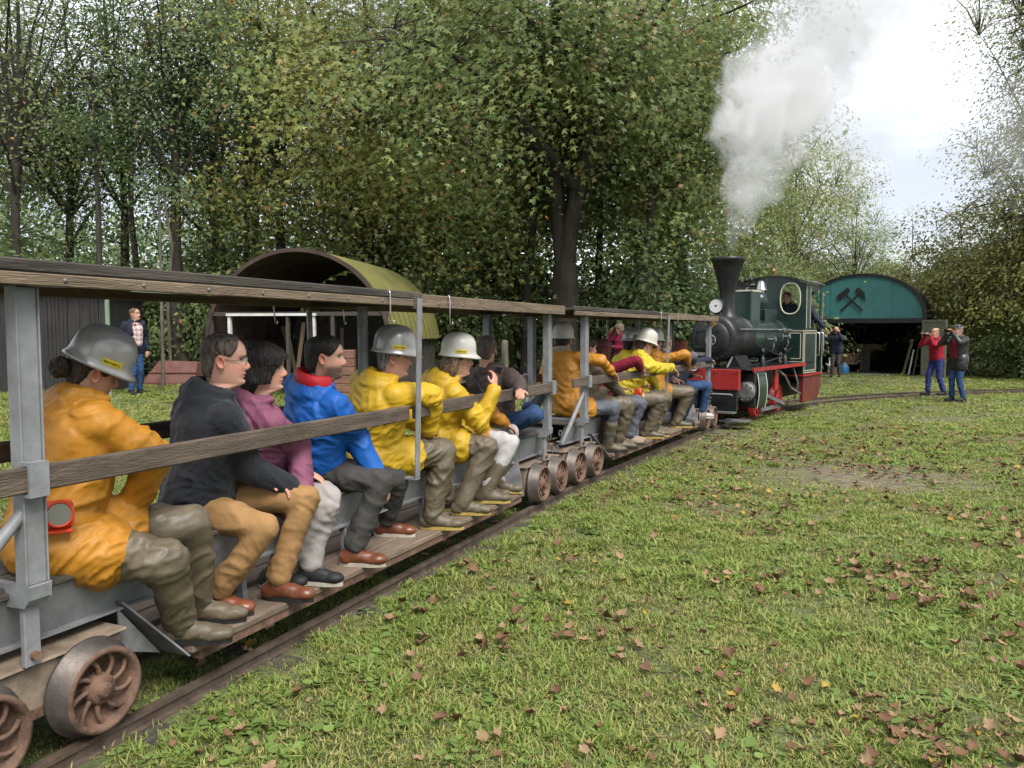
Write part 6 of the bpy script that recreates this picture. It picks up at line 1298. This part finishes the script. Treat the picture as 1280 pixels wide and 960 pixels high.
SC_ = SC_*(.8+.5*pn2)*(1-.35*bb)*np.where(td < .5, .75, 1); SC_ = np.where(kind >= 5, np.minimum(SC_, 1.3), SC_)
tilt = rng.normal(size=(len(X), 2))*.12
gr = scatter('grass', np.stack([X, Y, gz(X, Y)], 1), np.stack([tilt[:, 0], tilt[:, 1], rng.uniform(0, 6.28, len(X))], 1), np.stack([SC_, SC_, np.minimum(SC_, .85+.05*SC_)*.62], 1), kind, kobs)
tag(gr, 'short mown grass with small weeds covering the lawn', 'grass', kind='stuff')

# ------------------------------------------------------------------ fallen leaves
def fallen(seed, col):
    rng = np.random.default_rng(seed); n = 15; out = []
    lob = [1.0, .55, .92, .5, .8, .45, .5, .2, .5, .45, .8, .5, .92, .55]; n = len(lob); V = [(0, 0, .02)]; cu = rng.uniform(.5, 1.3); ca = rng.uniform(0, 3.14); fold = rng.uniform(.3, 1.0)
    for i, r in enumerate(lob):
        a = 2*math.pi*i/n; r = (r*.6+.35)*rng.uniform(.7, 1.15); x, y = r*math.cos(a), r*math.sin(a); q = x*math.cos(ca)+y*math.sin(ca); p = -x*math.sin(ca)+y*math.cos(ca)
        V.append((x*(1-.28*cu*abs(math.cos(ca))), y*(1-.28*cu*abs(math.sin(ca))), .02+cu*q*q*.6+fold*abs(p)*.5*rng.uniform(.5, 1.3)+rng.uniform(0, .22)))
    V = np.array(V)*.043; V2 = V-np.array([0, 0, .0015]); k = len(V)
    Fc = [(0, i, i % n+1) for i in range(1, n+1)]+[(k, k+i % n+1, k+i) for i in range(1, n+1)]
    c = np.array(col)*rng.uniform(.8, 1.2); C = np.repeat((c*rng.uniform(.75, 1.2, (k, 1))), 1, 0); C = np.concatenate([C, C*1.15])
    me = np_mesh('fallen_leaf', np.concatenate([V, V2]), Fc, np.clip(C, 0, 1), fsize=3); me.materials.append(M['litter']); return me
LB = [fallen(i, (.165, .086, .044)) for i in range(4)]; LT = [fallen(i+10, (.30, .195, .108)) for i in range(4)]; LY = [fallen(30+i, (.42, .29, .05)) for i in range(2)]
rng = np.random.default_rng(15); pts = []
while len(pts) < 1900:
    Z = math.sqrt(rng.uniform(2.4**2, 13.0**2)) if rng.random() < .75 else rng.uniform(2.4, 6); r = rng.uniform(-.75, .85)*Z; x, y = wxy(r, Z)
    dn = vnoise(np.array([[x*.9, y*.9, 5.5]]))[0]*.6+vnoise(np.array([[x*2.5, y*2.5, 9.5]]))[0]*.4; right = smoothstep(-.35, .5, r/Z)
    td = float(trackdist(np.array([x]), np.array([y]))[0])
    if (td > .46 or (td < .25 and rng.random() < .5)) and rng.random() < (.12+.75*right)*smoothstep(.35, .65, dn)*1.2 and x > -3.2+.0: pts.append((Z, x, y))
pts.sort(); allme = []
for i, (Z, x, y) in enumerate(pts):
    u = rng.random(); me, lb, gp = (LB[rng.integers(4)], 'curled dark brown fallen leaf lying on the grass', 'dark brown fallen leaves') if u < .52 else (LT[rng.integers(4)], 'pale tan dry fallen leaf lying on the grass', 'tan fallen leaves') if u < .95 else (LY[rng.integers(2)], 'yellow fallen leaf lying on the grass', 'yellow fallen leaves')
    s = rng.uniform(.55, 1.15); rot = (rng.normal()*.3, rng.normal()*.3, rng.uniform(0, 6.28)); z = float(gz(x, y))+rng.uniform(.02, .042)
    if i < 300:
        o = link('fallen_leaf', me, None, None, (x, y, z), rot); o.scale = (s, s, s); tag(o, lb, 'leaf', gp)
    else: allme.append((x, y, z, rot, s, me))
LK = LB+LT+LY; lobs = [bpy.data.objects.new('leaf_source_%d' % i, m_) for i, m_ in enumerate(LK)]
lt = scatter('leaf_litter', [(a[0], a[1], a[2]) for a in allme], [a[3] for a in allme], [(a[4]*1.15,)*3 for a in allme], [LK.index(a[5]) for a in allme], lobs)
tag(lt, 'thin scatter of dry leaves over the farther lawn', 'leaf litter', kind='stuff')
# ------------------------------------------------------------------ smoke from the chimney
chim = Vector(loco.matrix_basis @ Vector((0, .98, 2.9)))
def sp(px, py, Z):
    x, y = wpx(px, Z); return Vector((x, y, CAM_H+(414-py)/F*Z))
BL = [(sp(912, 292, 14.0), (.16, .16, .40), .5), (sp(925, 268, 14.1), (.30, .30, .45), .55), (sp(938, 225, 14.2), (.62, .6, .6), 1.2), (sp(950, 165, 14.4), (.95, .9, .85), 3.0), (sp(985, 130, 14.5), (1.0, .9, .95), 3.0), (sp(945, 105, 14.6), (.75, .7, .6), 2.6),
      (sp(1020, 60, 14.8), (1.1, 1.0, 1.0), .5), (sp(1065, -15, 15.2), (1.7, 1.4, 1.3), .22), (sp(1000, -60, 15.2), (1.6, 1.3, 1.1), .3), (sp(1068, 190, 15.5), (.75, .7, .75), .14), (sp(1245, 175, 16), (1.3, 1.0, 1.4), .05)]
lo = [min(b[0][i]-b[1][i]*1.5 for b in BL) for i in range(3)]; hi = [max(b[0][i]+b[1][i]*1.5 for b in BL) for i in range(3)]
sm = bpy.data.materials.new('white_steam'); sm.use_nodes = True; t = sm.node_tree; t.nodes.clear()
def nn(ty, **k):
    n_ = t.nodes.new(ty)
    for a, b in k.items(): setattr(n_, a, b)
    return n_
geo = nn('ShaderNodeNewGeometry'); no = nn('ShaderNodeTexNoise'); no.inputs['Scale'].default_value = 1.9; no.inputs['Detail'].default_value = 6; no.inputs['Roughness'].default_value = .62; no.inputs['Distortion'].default_value = .6
t.links.new(geo.outputs['Position'], no.inputs[0]); tot = None
def mth(op, a, b=None):
    n_ = nn('ShaderNodeMath', operation=op)
    for i, q in enumerate((a, b)):
        if q is None: continue
        if isinstance(q, (int, float)): n_.inputs[i].default_value = q
        else: t.links.new(q, n_.inputs[i])
    return n_.outputs[0]
wob = mth('MULTIPLY', mth('SUBTRACT', no.outputs[0], .5), 2.3)
for c, r, dens in BL:
    sb = nn('ShaderNodeVectorMath', operation='SUBTRACT'); sb.inputs[1].default_value = c; t.links.new(geo.outputs['Position'], sb.inputs[0])
    dv = nn('ShaderNodeVectorMath', operation='DIVIDE'); dv.inputs[1].default_value = r; t.links.new(sb.outputs[0], dv.inputs[0])
    ln = nn('ShaderNodeVectorMath', operation='LENGTH'); t.links.new(dv.outputs[0], ln.inputs[0])
    mr = nn('ShaderNodeMapRange', interpolation_type='SMOOTHSTEP'); mr.inputs[1].default_value = 1.0; mr.inputs[2].default_value = .72; mr.inputs[3].default_value = 0; mr.inputs[4].default_value = dens
    t.links.new(mth('ADD', ln.outputs['Value'], wob), mr.inputs[0]); tot = mr.outputs[0] if tot is None else mth('ADD', tot, mr.outputs[0])
pv = nn('ShaderNodeVolumePrincipled'); pv.inputs['Color'].default_value = (.80, .80, .815, 1); pv.inputs['Anisotropy'].default_value = .15
t.links.new(mth('MULTIPLY', tot, 2.6), pv.inputs['Density']); ou = nn('ShaderNodeOutputMaterial'); t.links.new(pv.outputs[0], ou.inputs['Volume'])
dom = MB(); dom.box(lo[0], hi[0], lo[1], hi[1], max(lo[2], 3.0), hi[2]); so = dom.build('smoke', sm)
tag(so, 'white cloud of steam rising from the locomotive chimney', 'smoke', kind='stuff')
